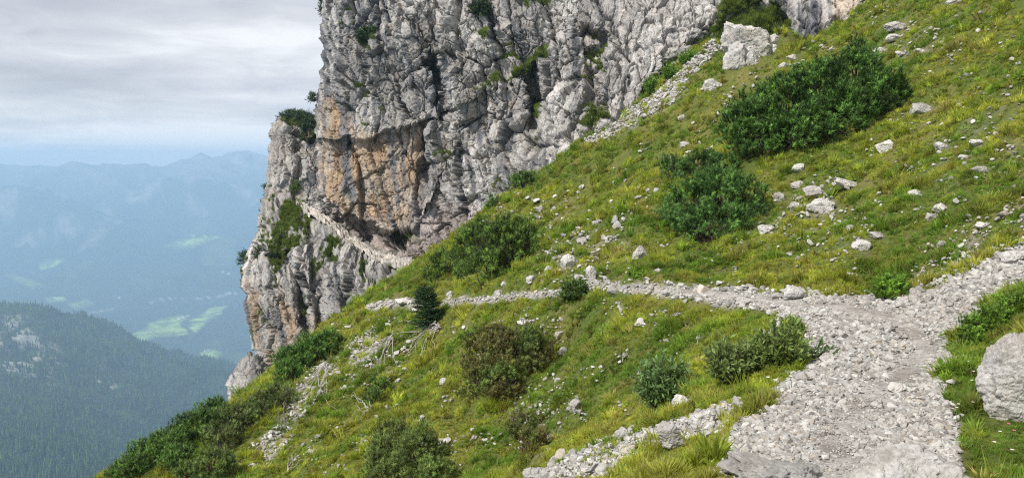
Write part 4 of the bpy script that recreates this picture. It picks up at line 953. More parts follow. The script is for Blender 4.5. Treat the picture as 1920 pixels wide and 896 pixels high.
def needles(B, D, Ls, n, r, nl=0.85, w_=0.068, ang=1.1):
    """needle brushes: shoots with base B, direction D and length Ls carry n needles (one triangle each)"""
    m = len(B); tpos = r.random((m, n)); 
    rd = unit(r.normal(size=(m, n, 3))); ax = D[:, None, :]
    rad = unit(rd - (rd * ax).sum(-1, keepdims=True) * ax)
    a = ang * r.uniform(0.5, 1.1, (m, n, 1)); dirn = np.cos(a) * ax + np.sin(a) * rad
    p0 = B[:, None, :] + ax * (Ls[:, None] * tpos)[..., None]
    Ln = (Ls[:, None] * nl * r.uniform(0.7, 1.2, (m, n)))[..., None]
    side = unit(np.cross(dirn, rd)) * (Ls[:, None, None] * w_)
    V = np.stack([p0 - side, p0 + side, p0 + dirn * Ln], 2)
    return V.reshape(-1, 3), np.arange(m * n * 3).reshape(-1, 3), m * n * 3
def mugo(name, label, blobs, count, tuft=0.16, seed=1, nn=15, tone=(0.040, 0.085, 0.026), brown=0.0, group=None, cat='shrub', upright=0.75, spars=1.0, kind_=None):
    """blobs: list of (u, v, half width px, half height px); the crown is the union of the ellipsoids they span"""
    r = np.random.default_rng(seed)
    root = None; E = []
    for (u, v, hw, hh) in blobs:
        p = hit([u], [v + hh * 0.85])[0]
        if np.isnan(p[0]): 
            p = at(u, v + hh, 30.0)
        s = p[1] / F; a, c = hw * s, hh * s; b = (a * 0.8 + c * 0.5) * 0.75
        ctr = at(u, v, p[1] + b * 0.25); c *= 1.10; E.append((ctr - np.array([0, 0, 0.10 * c]), a, b, c))
        if root is None: root = empty(name, (p[0], p[1] + 0.2, float(Hn(p[0:1], np.array([p[1] + 0.2]))[0])))
    o3 = np.array(root.location)
    wts = np.array([e[1] * e[3] for e in E]); wts = wts / wts.sum(); Bs, Ds, Ts = [], [], []
    for (ctr, a, b, c), wt in zip(E, wts):
        n_ = int(count * 1.7 * wt); d = unit(r.normal(size=(n_, 3))); d[:, 2] = np.where(d[:, 2] < -0.75, -d[:, 2] * 0.5, d[:, 2]); d = unit(d)
        # branch fans: tufts gather on lobes
        lob = fbm(d * 2.2 + seed, seed, 3); kc = max(6, n_ // 13); cid = r.integers(0, kc, n_); dc = d[:kc]; rc = (0.86 + 0.30 * lob[:kc]) * (r.uniform(0.72, 1.06, kc) + (r.random(kc) < 0.10) * 0.18)
        off = unit(r.normal(size=(n_, 3))) * (r.random((n_, 1)) ** 0.5) * tuft * 0.95
        Pp = ctr + dc[cid] * np.array([a, b, c]) * rc[cid][:, None] + off; d = unit(dc[cid] + off / tuft * 0.4); Bs.append(Pp); Ts.append((0.50 + 1.0 * r.random(kc))[cid])
        Dn = unit(d / np.array([a, b, c])); Ds.append(unit(Dn * 0.55 + np.array([0, 0, upright]) + r.normal(0, 0.22, (n_, 3))))
    B = np.concatenate(Bs); D = np.concatenate(Ds); T = np.concatenate(Ts)
    ok = B[:, 2] > Hn(B[:, 0], B[:, 1]) + 0.02
    B, D, T = B[ok], D[ok], T[ok]
    # drop the shoots buried deep inside other lobes
    ins = np.zeros(len(B))
    for (ctr, a, b, c) in E: ins = np.maximum(ins, 1 - np.linalg.norm((B - ctr) / np.array([a, b, c]), axis=1))
    ok = ins < 0.5; B, D, T = B[ok], D[ok], T[ok]
    Ls = 0.50 * tuft * r.uniform(0.7, 1.25, len(B)); nn = nn + 5
    V, Fc, k = needles(B, D, Ls, nn, r)
    t_ = r.random(len(B)); cc = np.array(tone)[None] * np.array([2.1, 2.0, 1.2]) * (0.5 + 1.2 * t_[:, None]); cc = cc + (t_[:, None] > 0.75) * np.array([0.022, 0.034, 0.004])
    cc = cc * T[:, None]
    if brown:
        nb_ = fbm(B * 1.1, seed + 5, 3); bm = np.clip(sstep(-0.3, 0.5, nb_ + 0.25) * brown, 0, 1)[:, None]; cc = cc * (1 - bm) + np.array([0.20, 0.115, 0.050]) * (0.6 + 0.8 * t_[:, None]) * bm
    cv = np.repeat(cc, nn * 3, 0)
    # needles brighten a little towards the shoot tip (young growth)
    me = npmesh('crown', V - o3, Fc, {'col': cv}); link('crown', me, M['needles'], root)
    # limbs
    parts = []
    nb = max(8, int(len(B) / 16)); pick = r.choice(len(B), nb, replace=False)
    for i in pick:
        e0 = E[int(np.argmin([np.linalg.norm((B[i] - e[0]) / np.array([e[1], e[2], e[3]])) for e in E]))]
        st = e0[0] * np.array([1, 1, 1]) - np.array([0, 0, e0[3] * 0.8]); st = st + r.normal(0, 0.15, 3) * e0[1]
        st[2] = float(Hn(st[0:1], st[1:2])[0]) - 0.03; md_ = (st * 0.45 + B[i] * 0.55) + np.array([0, 0, -0.12 * e0[3]]) + r.normal(0, 0.05, 3)
        q_ = np.array([st, (st + md_) / 2 + r.normal(0, 0.03, 3), md_, md_ + (B[i] - md_) * 0.55]); parts.append(tube(q_ - o3, [0.022 * tuft / 0.16, 0.017 * tuft / 0.16, 0.012 * tuft / 0.16, 0.004], 4))
    V, Fc = joinm(parts); link('trunk', npmesh('trunk', V, Fc), M['bark'], root)['kind'] = 'stuff'
    tag(root, label, cat, group); return root
PINES = 'dwarf pines on the slope'
mugo('dwarf_pine', 'biggest dark green dwarf pine sprawling across the upper right slope', [(1405, 235, 56, 62), (1470, 205, 60, 68), (1540, 180, 62, 72), (1605, 150, 58, 62), (1660, 172, 44, 46), (1560, 225, 80, 40), (1430, 262, 56, 34), (1500, 250, 60, 34), (1610, 195, 60, 40)], 5200, 0.27, 11, 18, group=PINES)
mugo('dwarf_pine', 'rounded dwarf pine in the middle of the slope, just above the path', [(1305, 385, 58, 56), (1350, 370, 62, 60), (1390, 375, 50, 52), (1340, 420, 72, 42), (1262, 395, 26, 28)], 3000, 0.185, 12, 16, tone=(0.046, 0.098, 0.036), group=PINES)
mugo('dwarf_pine', 'low dark dwarf pine spreading left behind the rounded one', [(1268, 318, 36, 22), (1310, 306, 42, 16), (1360, 312, 34, 18)], 620, 0.24, 13, 16, tone=(0.034, 0.070, 0.026), group=PINES)
mugo('dwarf_pine', 'olive dwarf pine above the path at the crest of the slope', [(900, 455, 44, 44), (950, 462, 48, 52), (985, 455, 32, 36), (925, 500, 50, 26)], 1900, 0.27, 14, 16, tone=(0.050, 0.088, 0.026), group=PINES)
mugo('dwarf_pine', 'small dwarf pine leaning left of the olive pine on the crest', [(842, 492, 34, 26), (820, 510, 24, 20), (868, 515, 20, 16)], 620, 0.26, 15, 16, tone=(0.050, 0.088, 0.026), group=PINES)
mugo('dwarf_pine', 'brownish half dead dwarf pine in the middle of the lower slope', [(925, 660, 54, 52), (975, 650, 48, 44), (905, 705, 42, 36), (945, 715, 48, 34), (1005, 665, 30, 34)], 2700, 0.15, 16, 16, tone=(0.050, 0.082, 0.028), brown=0.5, group=PINES)
mugo('dwarf_pine', 'grey green dwarf pine at the bottom of the lower slope', [(740, 835, 54, 42), (790, 850, 52, 50), (730, 878, 48, 34), (820, 885, 36, 30)], 2300, 0.135, 17, 14, tone=(0.060, 0.095, 0.036), brown=0.12, group=PINES)
mugo('dwarf_pine', 'dark dwarf pine hanging below the cliff foot on the left crest', [(552, 678, 36, 26), (590, 658, 40, 28), (620, 645, 28, 22), (540, 700, 24, 18)], 1150, 0.27, 18, 16, tone=(0.042, 0.088, 0.024), group=PINES)
mugo('dwarf_pine', 'dark dwarf pine topping the lower left skyline', [(400, 775, 28, 20), (365, 800, 34, 22), (415, 790, 20, 20)], 800, 0.24, 19, 15, tone=(0.040, 0.080, 0.026), group=PINES)
mugo('dwarf_pine', 'dwarf pine lowest on the left skyline near the frame bottom', [(320, 830, 40, 26), (275, 862, 44, 28), (240, 886, 40, 18), (340, 860, 36, 24)], 1900, 0.20, 20, 15, tone=(0.040, 0.080, 0.024), group=PINES)
mugo('dwarf_pine', 'greyish brushy dwarf pine behind the grey twigs on the lower left', [(500, 755, 40, 22), (455, 788, 44, 26), (420, 822, 40, 24), (530, 738, 26, 16)], 1500, 0.19, 21, 13, tone=(0.050, 0.074, 0.034), brown=0.2, group=PINES)
mugo('dwarf_pine', 'ragged dwarf pine at the bottom left among bleached branches', [(400, 872, 44, 28), (360, 888, 30, 18)], 900, 0.16, 22, 13, tone=(0.052, 0.080, 0.030), group=PINES)
mugo('dwarf_pine', 'little dark pine bush right above a bleached root on the lower slope', [(712, 726, 22, 22), (700, 745, 16, 14)], 330, 0.16, 23, 14, tone=(0.046, 0.084, 0.028), group=PINES)
mugo('dwarf_pine', 'little round pine bush on the path side hump in mid slope', [(1078, 545, 24, 16), (1068, 553, 16, 10)], 360, 0.14, 24, 14, tone=(0.044, 0.080, 0.026), group=PINES)
mugo('dwarf_pine', 'small dark pine bush where the slope meets the cliff', [(980, 340, 18, 15), (968, 346, 12, 10)], 260, 0.30, 25, 14, tone=(0.042, 0.080, 0.026), group=PINES)
mugo('dwarf_pine', 'small sparse pine bush left of the bush where slope meets cliff', [(925, 384, 16, 9)], 120, 0.26, 26, 12, group=PINES)
mugo('dwarf_pine', 'dusty brown green bush near the bottom centre of the lower slope', [(985, 800, 34, 26), (1000, 830, 28, 22)], 620, 0.11, 27, 14, tone=(0.060, 0.080, 0.030), brown=0.75, group=PINES)
mugo('green_shrub', 'bright green low shrub under the scree beside the path bend', [(1676, 540, 24, 20), (1660, 548, 14, 12)], 520, 0.10, 28, 14, tone=(0.060, 0.120, 0.022), group='low green shrubs', cat='shrub')
mugo('green_shrub', 'low green shrub on the right edge of the path above the huge boulder', [(1835, 618, 30, 26), (1868, 596, 30, 20), (1905, 570, 30, 18), (1820, 640, 20, 16)], 1500, 0.062, 29, 14, tone=(0.062, 0.115, 0.024), group='low green shrubs', cat='shrub')
# small spruce
def spruce(label, u, vbase, vtop, hw, seed):
    r = np.random.default_rng(seed); p = hit([u], [vbase])[0]; s = p[1] / F; Ht = (vbase - vtop) * s; root = empty('spruce', tuple(p)); W = hw * s
    B, D, parts = [], [], [tube([(0, 0, -0.05), (0.02, 0, Ht * 0.5), (0, 0, Ht)], [0.05, 0.03, 0.008], 6)]
    for k in range(15):
        z = Ht * (0.06 + 0.90 * k / 15); R_b = W * (1 - z / Ht) ** 0.75 * r.uniform(0.8, 1.1) + 0.04
        for j in range(7):
            th = r.uniform(0, 6.28); e = np.array([math.cos(th), math.sin(th), 0]); tip = e * R_b + np.array([0, 0, z + 0.10 * R_b]); st = np.array([0, 0, z])
            parts.append(tube([st, (st + tip) / 2 + np.array([0, 0, -0.02]), tip], [0.014, 0.009, 0.003], 3))
            for q in np.linspace(0.25, 1.0, 7):
                for sd in (-1, 0, 1):
                    B.append(st + (tip - st) * q); D.append(e + sd * 0.8 * np.array([-e[1], e[0], 0]) + np.array([0, 0, 0.15]) + r.normal(0, 0.15, 3))
    B, D = np.array(B), unit(np.array(D)); Ls = 0.19 * r.uniform(0.7, 1.2, len(B)); V, Fc, k = needles(B, D, Ls, 11, r, nl=0.33, w_=0.05, ang=0.9)
    cc = np.array([0.036, 0.075, 0.026])[None] * r.uniform(0.6, 1.5, (len(B), 1)); link('crown', npmesh('crown', V, Fc, {'col': np.repeat(cc, 33, 0)}), M['needles'], root)
    V, Fc = joinm(parts); link('trunk', npmesh('trunk', V, Fc), M['bark'], root)['kind'] = 'stuff'; tag(root, label, 'tree')
spruce('small dark spruce standing at the far end of the path', 800, 614, 532, 27, 5)
# leafy shrubs (willow): stems with lance shaped leaves
def leafy(name, label, u, v, w_, h_, stems, seed, tone=(0.060, 0.115, 0.055), leaf=0.055, group=None, lean=0.5, base=None, per=26):
    r = np.random.default_rng(seed); b = base or (u, v + h_ / 2); p = hit([b[0]], [b[1]])[0]; s = p[1] / F; root = empty(name, tuple(p)); parts, LV, LC = [], [], []
    for k in range(stems):
        th = r.uniform(0, 6.28); rad_ = r.random() ** 0.5; tip = np.array([math.cos(th) * rad_ * w_ / 2 * s, math.sin(th) * rad_ * w_ / 2.6 * s, h_ * s * r.uniform(0.35, 1.0) * (1 - 0.45 * rad_ ** 2)])
        tip[0] += (u - b[0]) * s; st = np.array([tip[0] * 0.25, tip[1] * 0.25, 0]); gz = float(Hn(np.array([p[0] + st[0]]), np.array([p[1] + st[1]]))[0]) - p[2]; st[2] = gz - 0.02
        md_ = (st + tip) / 2 + np.array([-tip[0] * 0.12, 0, h_ * s * 0.06]); gt = float(Hn(np.array([p[0] + tip[0]]), np.array([p[1] + tip[1]]))[0]) - p[2]; tip[2] = max(tip[2], gt + 0.12 * h_ * s)
        parts.append(tube([st, md_, tip], [0.008, 0.006, 0.002], 4))
        for q in np.linspace(0.25, 1.02, per):
            c = (1 - q) ** 2 * st + 2 * q * (1 - q) * md_ + q * q * tip; ax = unit(tip - st + 0.0); d = unit(ax * 0.7 + r.normal(0, 0.6, 3)); l = leaf * r.uniform(0.6, 1.2); sd = unit(np.cross(d, r.normal(size=3))) * l * 0.17
            LV += [c, c + d * l * 0.5 + sd, c + d * l, c + d * l * 0.5 - sd]; LC += [np.array(tone) * np.array([2.5, 2.2, 1.7]) * r.uniform(0.6, 1.5)] * 4
    LV = np.array(LV); n_ = len(LV) // 4; Fc = np.arange(n_ * 4).reshape(-1, 4); link('foliage', npmesh('foliage', LV, Fc, {'col': np.array(LC)}), M['leaves'], root)
    V, Fc = joinm(parts); link('stem', npmesh('stem', V, Fc), M['bark'], root)['kind'] = 'stuff'; tag(root, label, 'shrub', group)
WIL = 'leafy willow shrubs below the path'
leafy('willow_shrub', 'blue green willow shrub standing lowest, left of the stony gully', 1245, 706, 130, 110, 150, 31, tone=(0.064, 0.115, 0.050), group=WIL, leaf=0.085)
leafy('willow_shrub', 'grey green willow shrub in the middle of the leafy group', 1372, 664, 110, 96, 120, 32, tone=(0.078, 0.118, 0.050), group=WIL, leaf=0.075)
leafy('willow_shrub', 'yellow green willow shrub at the left edge of the path', 1462, 640, 110, 100, 120, 33, tone=(0.072, 0.115, 0.040), group=WIL, leaf=0.065)
leafy('willow_shrub', 'dense green leafy tuft right on the path edge', 1488, 612, 40, 50, 50, 34, tone=(0.060, 0.110, 0.030), group=WIL, leaf=0.05)
leafy('willow_twig', 'single long willow twig leaning out over the path stones', 1545, 648, 34, 40, 7, 35, tone=(0.050, 0.085, 0.045), leaf=0.09, base=(1500, 680), per=12)
leafy('green_bush', 'leafy bush in the rock gully above the scree strip', 1382, 40, 34, 34, 60, 36, tone=(0.060, 0.110, 0.030), leaf=0.16, base=(1382, 62))
for i, (u, v, w_, h_, lab) in enumerate([(1222, 150, 30, 34, 'green bush lowest of three along the rock foot'), (1256, 126, 38, 32, 'green bush in the middle of three along the rock foot'), (1288, 100, 34, 26, 'green bush highest of three along the rock foot')]):
    leafy('green_bush', lab, u, v, w_, h_, 60, 40 + i, tone=(0.056, 0.115, 0.024), leaf=0.15, base=(u, v + h_ / 2 + 8), group='green bushes along the rock foot')
# shrubs growing on the cliff: rooted on the rock sheets
def on_sheet(Ps, u, v):
    uu, vv = proj(Ps.reshape(-1, 3)); d = (uu - u) ** 2 + (vv - v) ** 2; dist = Ps.reshape(-1, 3)[:, 1] * 0.01 + d * 2.0; return Ps.reshape(-1, 3)[int(np.argmin(dist))]
def cliff_shrub(label, Ps, blobs, count, seed, tuft=0.5, tone=(0.036, 0.070, 0.024), name='cliff_pine'):
    r = np.random.default_rng(seed); p0 = on_sheet(Ps, blobs[0][0], blobs[0][1] + blobs[0][3]); root = empty(name, tuple(p0)); Bs, Ds = [], []; parts = []
    for (u, v, hw, hh) in blobs:
        p = on_sheet(Ps, u, v); s = p[1] / F; ctr = at(u, v, p[1] - 0.25 * hw * s); n_ = int(count * hw * hh / sum(b[2] * b[3] for b in blobs)); d = unit(r.normal(size=(n_, 3)))
        rad_ = r.uniform(0.5, 1.05, n_) * (0.85 + 0.25 * fbm(d * 2, seed, 2)); Bs.append(ctr + d * np.array([hw * s, hw * s * 0.7, hh * s]) * rad_[:, None]); Ds.append(unit(d + np.array([0, 0, 0.8]) + r.normal(0, 0.3, (n_, 3))))
        for _ in range(5): parts.append(tube(np.array([p0, (p0 + ctr) / 2 + r.normal(0, 0.1, 3), ctr + r.normal(0, 0.5, 3) * hh * s]) - p0, [0.06, 0.04, 0.01], 4))
    B, D = np.concatenate(Bs), np.concatenate(Ds); Ls = tuft * r.uniform(0.6, 1.2, len(B)); V, Fc, k = needles(B, D, Ls, 10, r, nl=0.6, w_=0.07)
    cc = np.array(tone)[None] * r.uniform(0.5, 1.6, (len(B), 1)); link('crown', npmesh('crown', V - p0, Fc, {'col': np.repeat(cc, 30, 0)}), M['needles'], root)
    V, Fc = joinm(parts); link('trunk', npmesh('trunk', V, Fc), M['bark'], root)['kind'] = 'stuff'; tag(root, label, 'shrub')
cliff_shrub('dark pine jutting from the left shoulder of the cliff against the valley', PB, [(472, 482, 20, 11), (458, 490, 10, 5), (488, 476, 10, 10)], 420, 51)
cliff_shrub('dark pine thicket crowning the rock tower left of the cliff', PC, [(545, 218, 18, 8), (568, 220, 20, 8), (530, 224, 10, 6)], 520, 52)
cliff_shrub('dark green pine growing down the right side of the rock tower', PC, [(580, 240, 14, 18), (572, 262, 9, 10)], 420, 53)
cliff_shrub('tiny pine silhouetted on the left edge of the tall cliff', PA, [(588, 183, 9, 7), (584, 188, 6, 3)], 90, 54, tuft=0.4)
cliff_shrub('dark pine hanging from the top of the cliff edge against the sky', PA, [(618, 6, 16, 12), (608, 22, 8, 10)], 300, 55)
cliff_shrub('dark pine bush in a hollow high on the left face', PA, [(690, 64, 18, 9), (682, 72, 10, 6)], 300, 56)
cliff_shrub('dark pine bush at the top centre of the cliff', PA, [(900, 20, 14, 9), (905, 12, 9, 6)], 240, 57)
cliff_shrub('light green bush at the corner of the ledge path', PB, [(554, 352, 9, 6)], 90, 58, tone=(0.08, 0.13, 0.03), name='green_bush')
cliff_shrub('pine bush clinging to the left side of the rock tower', PC, [(502, 354, 7, 6)], 70, 59)
cliff_shrub('green bush in the vertical cleft of the upper right cliff', PA, [(1008, 205, 9, 12)], 140, 60, tone=(0.06, 0.10, 0.025), name='green_bush')
# ------------------------------------------------------------------ bleached dead branches
def deadwood(name, label, u, v, length, ang, n, spread, seed, mat_='deadwood', thick=0.016, cat='dead branch'):
    """a fan of bare branches starting at (u, v), length in px, main screen angle ang (radians, 0 = right, positive = up)"""
    r = np.random.default_rng(seed); p = hit([u], [v])[0]; parts = []
    if np.isnan(p[0]): print('miss', label); return None
    s = p[1] / F
    for k in range(n):
        a = ang + r.normal(0, spread); q = [np.array(p)]; l = length * r.uniform(0.4, 1.0) / 5; st = r.normal(0, 0.06 * length, 2) * np.array([1, .5]); uu, vv = u + st[0], v + st[1]; pp = []
        for j in range(6):
            h = hit([uu], [vv])[0]
            if np.isnan(h[0]): break
            pp.append(h + np.array([0, -0.02, 0.05 + 0.10 * math.sin(j * 0.8 + k) ** 2 + 0.02 * (k % 4)])); a += r.normal(0, 0.28); uu += math.cos(a) * l; vv -= math.sin(a) * l
        if len(pp) > 2: parts.append(tube(np.array(pp) - p, [thick * (1 - 0.14 * j) * r.uniform(0.7, 1.1) for j in range(len(pp))], 5))
    V, Fc = joinm(parts); o = link(name, npmesh(name, V, Fc), M[mat_], loc=tuple(p)); tag(o, label, cat); return o
deadwood('dead_branch', 'bleached tangle of bare branches below the small spruce', 818, 618, 95, 3.9, 24, 0.22, 61, thick=0.017)
deadwood('dead_branch', 'bleached branches lying over the rubble left of the spruce tangle', 735, 640, 85, 3.85, 16, 0.2, 62, thick=0.014)
deadwood('dead_branch', 'grey bare branches below the cliff foot pine on the left', 610, 690, 95, 3.9, 20, 0.35, 63, thick=0.017)
deadwood('dead_branch', 'thick grey twigs sprawling on the lower left crest', 545, 740, 100, 3.6, 26, 0.25, 64, 'darkdead', thick=0.018)
deadwood('dead_branch', 'bleached root star below the little pine bush', 690, 775, 42, 2.9, 8, 1.0, 65, thick=0.014)
deadwood('dead_branch', 'pale bent sticks in the grass at the bottom left', 540, 890, 45, 1.2, 5, 0.7, 66, thick=0.012)
deadwood('dead_branch', 'single pale crooked stick in the grass right of the lowest white rocks', 1167, 682, 24, 0.9, 3, 0.2, 67, thick=0.012)
deadwood('dead_branch', 'dry twigs around the dusty bush near the bottom centre', 975, 800, 50, 2.2, 9, 0.7, 68, 'darkdead', thick=0.010)
deadwood('dead_branch', 'grey sticks on the bottom left skyline slope', 425, 860, 70, 2.2, 10, 0.5, 69, 'darkdead', thick=0.014)
deadwood('dead_branch', 'bent grey twig lying left of the middle willow shrub', 1305, 652, 22, 0.7, 2, 0.1, 70, thick=0.008)
# ------------------------------------------------------------------ grass, herbs (uncountable: instanced tufts)
def gn_scatter(name, P, rot, scl, tcol, proto, label, mat_):
    me = bpy.data.meshes.new(name); me.vertices.add(len(P)); me.vertices.foreach_set('co', np.ascontiguousarray(P, np.float32).ravel())
    a = me.attributes.new('rot', 'FLOAT_VECTOR', 'POINT'); a.data.foreach_set('vector', np.ascontiguousarray(rot, np.float32).ravel())
    a = me.attributes.new('scl', 'FLOAT_VECTOR', 'POINT'); a.data.foreach_set('vector', np.ascontiguousarray(scl, np.float32).ravel())
    a = me.attributes.new('tcol', 'FLOAT_COLOR', 'POINT'); a.data.foreach_set('color', np.ascontiguousarray(np.concatenate([tcol, np.ones((len(P), 1))], 1), np.float32).ravel())
    o = bpy.data.objects.new(name, me); col.objects.link(o); me.materials.append(mat_)
    ng = bpy.data.node_groups.new(name, 'GeometryNodeTree'); ng.interface.new_socket('Geometry', in_out='INPUT', socket_type='NodeSocketGeometry'); ng.interface.new_socket('Geometry', in_out='OUTPUT', socket_type='NodeSocketGeometry')
    gi = ng.nodes.new('NodeGroupInput'); go = ng.nodes.new('NodeGroupOutput'); ip = ng.nodes.new('GeometryNodeInstanceOnPoints'); oi = ng.nodes.new('GeometryNodeObjectInfo'); oi.inputs['Object'].default_value = proto
    ng.links.new(gi.outputs[0], ip.inputs['Points']); ng.links.new(oi.outputs['Geometry'], ip.inputs['Instance'])
    for nm, ty, so in (('rot', 'FLOAT_VECTOR', 'Rotation'), ('scl', 'FLOAT_VECTOR', 'Scale')):
        na = ng.nodes.new('GeometryNodeInputNamedAttribute'); na.data_type = ty; na.inputs[0].default_value = nm; ng.links.new(na.outputs[0], ip.inputs[so])
    ng.links.new(ip.outputs[0], go.inputs[0]); md = o.modifiers.new('scatter', 'NODES'); md.node_group = ng
    return tag(o, label, kind='stuff')
def tuft_mesh(name, n, seed, spread=0.5, droop=0.7, w_=0.035, r0=0.16, hvar=0.4):
    r = np.random.default_rng(seed); V, Fc = [], []
    for k in range(n):
        th = r.uniform(0, 6.28); e = np.array([math.cos(th), math.sin(th), 0]); b = e * r0 * r.random() ** 0.5; b[:2] += r.normal(0, 0.03, 2); l = r.uniform(1 - hvar, 1.0); out = spread * r.uniform(0.2, 1.1)
        p1 = b + np.array([0, 0, 0.5 * l]) + e * out * 0.35; p2 = b + np.array([0, 0, l * (1 - droop * out * 0.8)]) + e * out; sd = np.array([-e[1], e[0], 0]) * w_; sd = rotz(sd[None], r.normal(0, 0.7))[0]
        i = len(V); V += [b - sd, b + sd, p1 + sd * 0.8, p1 - sd * 0.8, p2]; Fc += [(i, i + 1, i + 2), (i, i + 2, i + 3), (i + 3, i + 2, i + 4)]
    me = npmesh(name, np.array(V), np.array(Fc)); me.materials.append(M['grass']); return bpy.data.objects.new(name, me)
def herb_mesh(name, n, seed):
    r = np.random.default_rng(seed); V, Fc = [], []
    for k in range(n):
        th = r.uniform(0, 6.28); rad_ = r.random() ** 0.5 * 0.6; c = np.array([math.cos(th) * rad_, math.sin(th) * rad_, 0.12 + 0.45 * r.random() * (1 - rad_)]); d = unit(np.array([math.cos(th + r.normal(0, .8)), math.sin(th + r.normal(0, .8)), r.uniform(-0.2, 0.7)])); s_ = unit(np.cross(d, (0, 0, 1))) * 0.075; l = r.uniform(0.16, 0.30); i = len(V)
        V += [c, c + d * l * 0.5 + s_, c + d * l, c + d * l * 0.5 - s_]; Fc += [(i, i + 1, i + 2), (i, i + 2, i + 3)]
    me = npmesh(name, np.array(V), np.array(Fc)); me.materials.append(M['grass']); return bpy.data.objects.new(name, me)
r = np.random.default_rng(77)
def slope_points(n, seed, rmax=60):
    r = np.random.default_rng(seed); a = np.radians(r.uniform(-36, 42, n)); rad_ = np.exp(r.uniform(math.log(2.4), math.log(rmax), n)); x, y = rad_ * np.sin(a), rad_ * np.cos(a)
    return x, y
def grasspts(n, seed, dens):
    x, y = slope_points(n, seed); r = np.random.default_rng(seed + 1); z = Hn(x, y); P = np.stack([x, y, z], -1); u, v = proj(P)
    pm, sm, tm = masks(P); keep = (u > 120) & (u < 2040) & (v < 1010) & (v > -140)
    cover = 1 - np.clip(np.maximum(pm, sm * 0.93), 0, 1); cover = cover * (1 - tm * 0.75)
    patch = fbm(P[:, :2] * 1.1, 51, 3); cover = cover * (0.25 + 0.75 * sstep(-0.5, -0.1, patch))
    for (bu, bv, hw, hh) in BOULD:
        cover = cover * np.where((np.abs(u - bu) < hw * 0.95) & (v > bv - hh * 0.7) & (v < bv + hh * 0.55), 0.0, 1.0)
        cover = cover * np.where((np.abs(u - bu) < hw * 0.7) & (v >= bv + hh * 0.9) & (v < bv + hh * 0.9 + 5), 0.6, 1.0)
    keep &= r.random(n) < cover * dens
    return P[keep], u[keep], v[keep]
YG = np.array([0.43, 0.47, 0.060]); GG = np.array([0.18, 0.29, 0.040]); OL = np.array([0.28, 0.29, 0.055]); ST = np.array([0.42, 0.34, 0.14]); RB = np.array([0.17, 0.10, 0.035])
def gcolours(P, u, v, r, warm=0.0):
    n1 = fbm(P[:, :2] * 0.33, 141, 4); n2 = fbm(P[:, :2] * 1.4, 142, 3); t_ = r.random(len(P))
    c = lerp(GG, YG, sstep(-0.35, 0.35, n1 + 0.5 * n2 + warm)); c = lerp(c, OL, sstep(0.0, 0.5, n2 + 0.1) * 0.7); c = lerp(c, ST, (t_ > 0.90) * 0.6 + 0.2 * sstep(0.1, 0.5, n1)); c = lerp(c, RB, (t_ < 0.035) * 0.7)
    return c * r.uniform(0.65, 1.35, (len(P), 1)) * (0.80 + 0.4 * sstep(-0.4, 0.4, fbm(P[:, :2] * 2.5, 143, 2)))[:, None]
def orient(P, r, tilt=0.25):
    n = nrm(P[:, 0], P[:, 1]); # lean with the slope a little: rotation euler xyz from the normal
    k = 0.45; rx = -np.arctan2(n[:, 1] * k, n[:, 2]); ry = np.arctan2(n[:, 0] * k, n[:, 2]); return np.stack([rx + r.normal(0, tilt, len(P)), ry + r.normal(0, tilt, len(P)), r.uniform(0, 6.28, len(P))], -1)
for nm, lab, n_, sd, warm, hk, proto in (
        ('grass', 'short alpine grass tussocks covering the slope', 330000, 201, 0.05, 1.0, tuft_mesh('tussock', 30, 1)),
        ('tall_grass', 'taller bent grass blades between the tussocks', 40000, 202, 0.15, 1.5, tuft_mesh('bent_grass', 16, 2, spread=0.4, droop=0.4, w_=0.022, r0=0.2)),
        ('herbs', 'small leafy herbs growing between the tussocks', 120000, 203, -0.25, 0.85, herb_mesh('herb_rosette', 34, 3))):
    P_, u_, v_ = grasspts(n_, sd, 1.0); r = np.random.default_rng(sd + 9); R_ = np.hypot(P_[:, 0], P_[:, 1])
    size = (0.034 + 0.0040 * R_ + 0.024 * np.exp(-R_ / 6.5)) * np.exp(r.normal(0, 0.28, len(P_))) * hk; size *= (0.6 + 1.15 * sstep(-0.1, 0.55, fbm(P_[:, :2] * 1.7, 52, 2)))
    for (bu, bv, hw, hh) in BOULD: size *= np.where((np.abs(u_ - bu) < hw * 1.1) & (v_ > bv) & (v_ < bv + hh * 2.2), 0.62, 1.0)
    for ln_ in [PATH[7:16]] + FARPATH:
        dd_, _ = polydist(u_, v_, ln_); size *= 1 - 0.55 * (1 - sstep(6, 16, dd_))
    wd = size * np.where(nm == 'tall_grass', 0.8, 1.25)
    c = gcolours(P_, u_, v_, r, warm)
    if nm == 'herbs': c = lerp(c, np.array([0.17, 0.30, 0.04]), 0.6 + 0 * R_)
    P_[:, 2] -= 0.01
    gn_scatter(nm, P_, orient(P_, r), np.stack([wd, wd, size], -1), c, proto, lab, M['grass']); print(nm, len(P_))
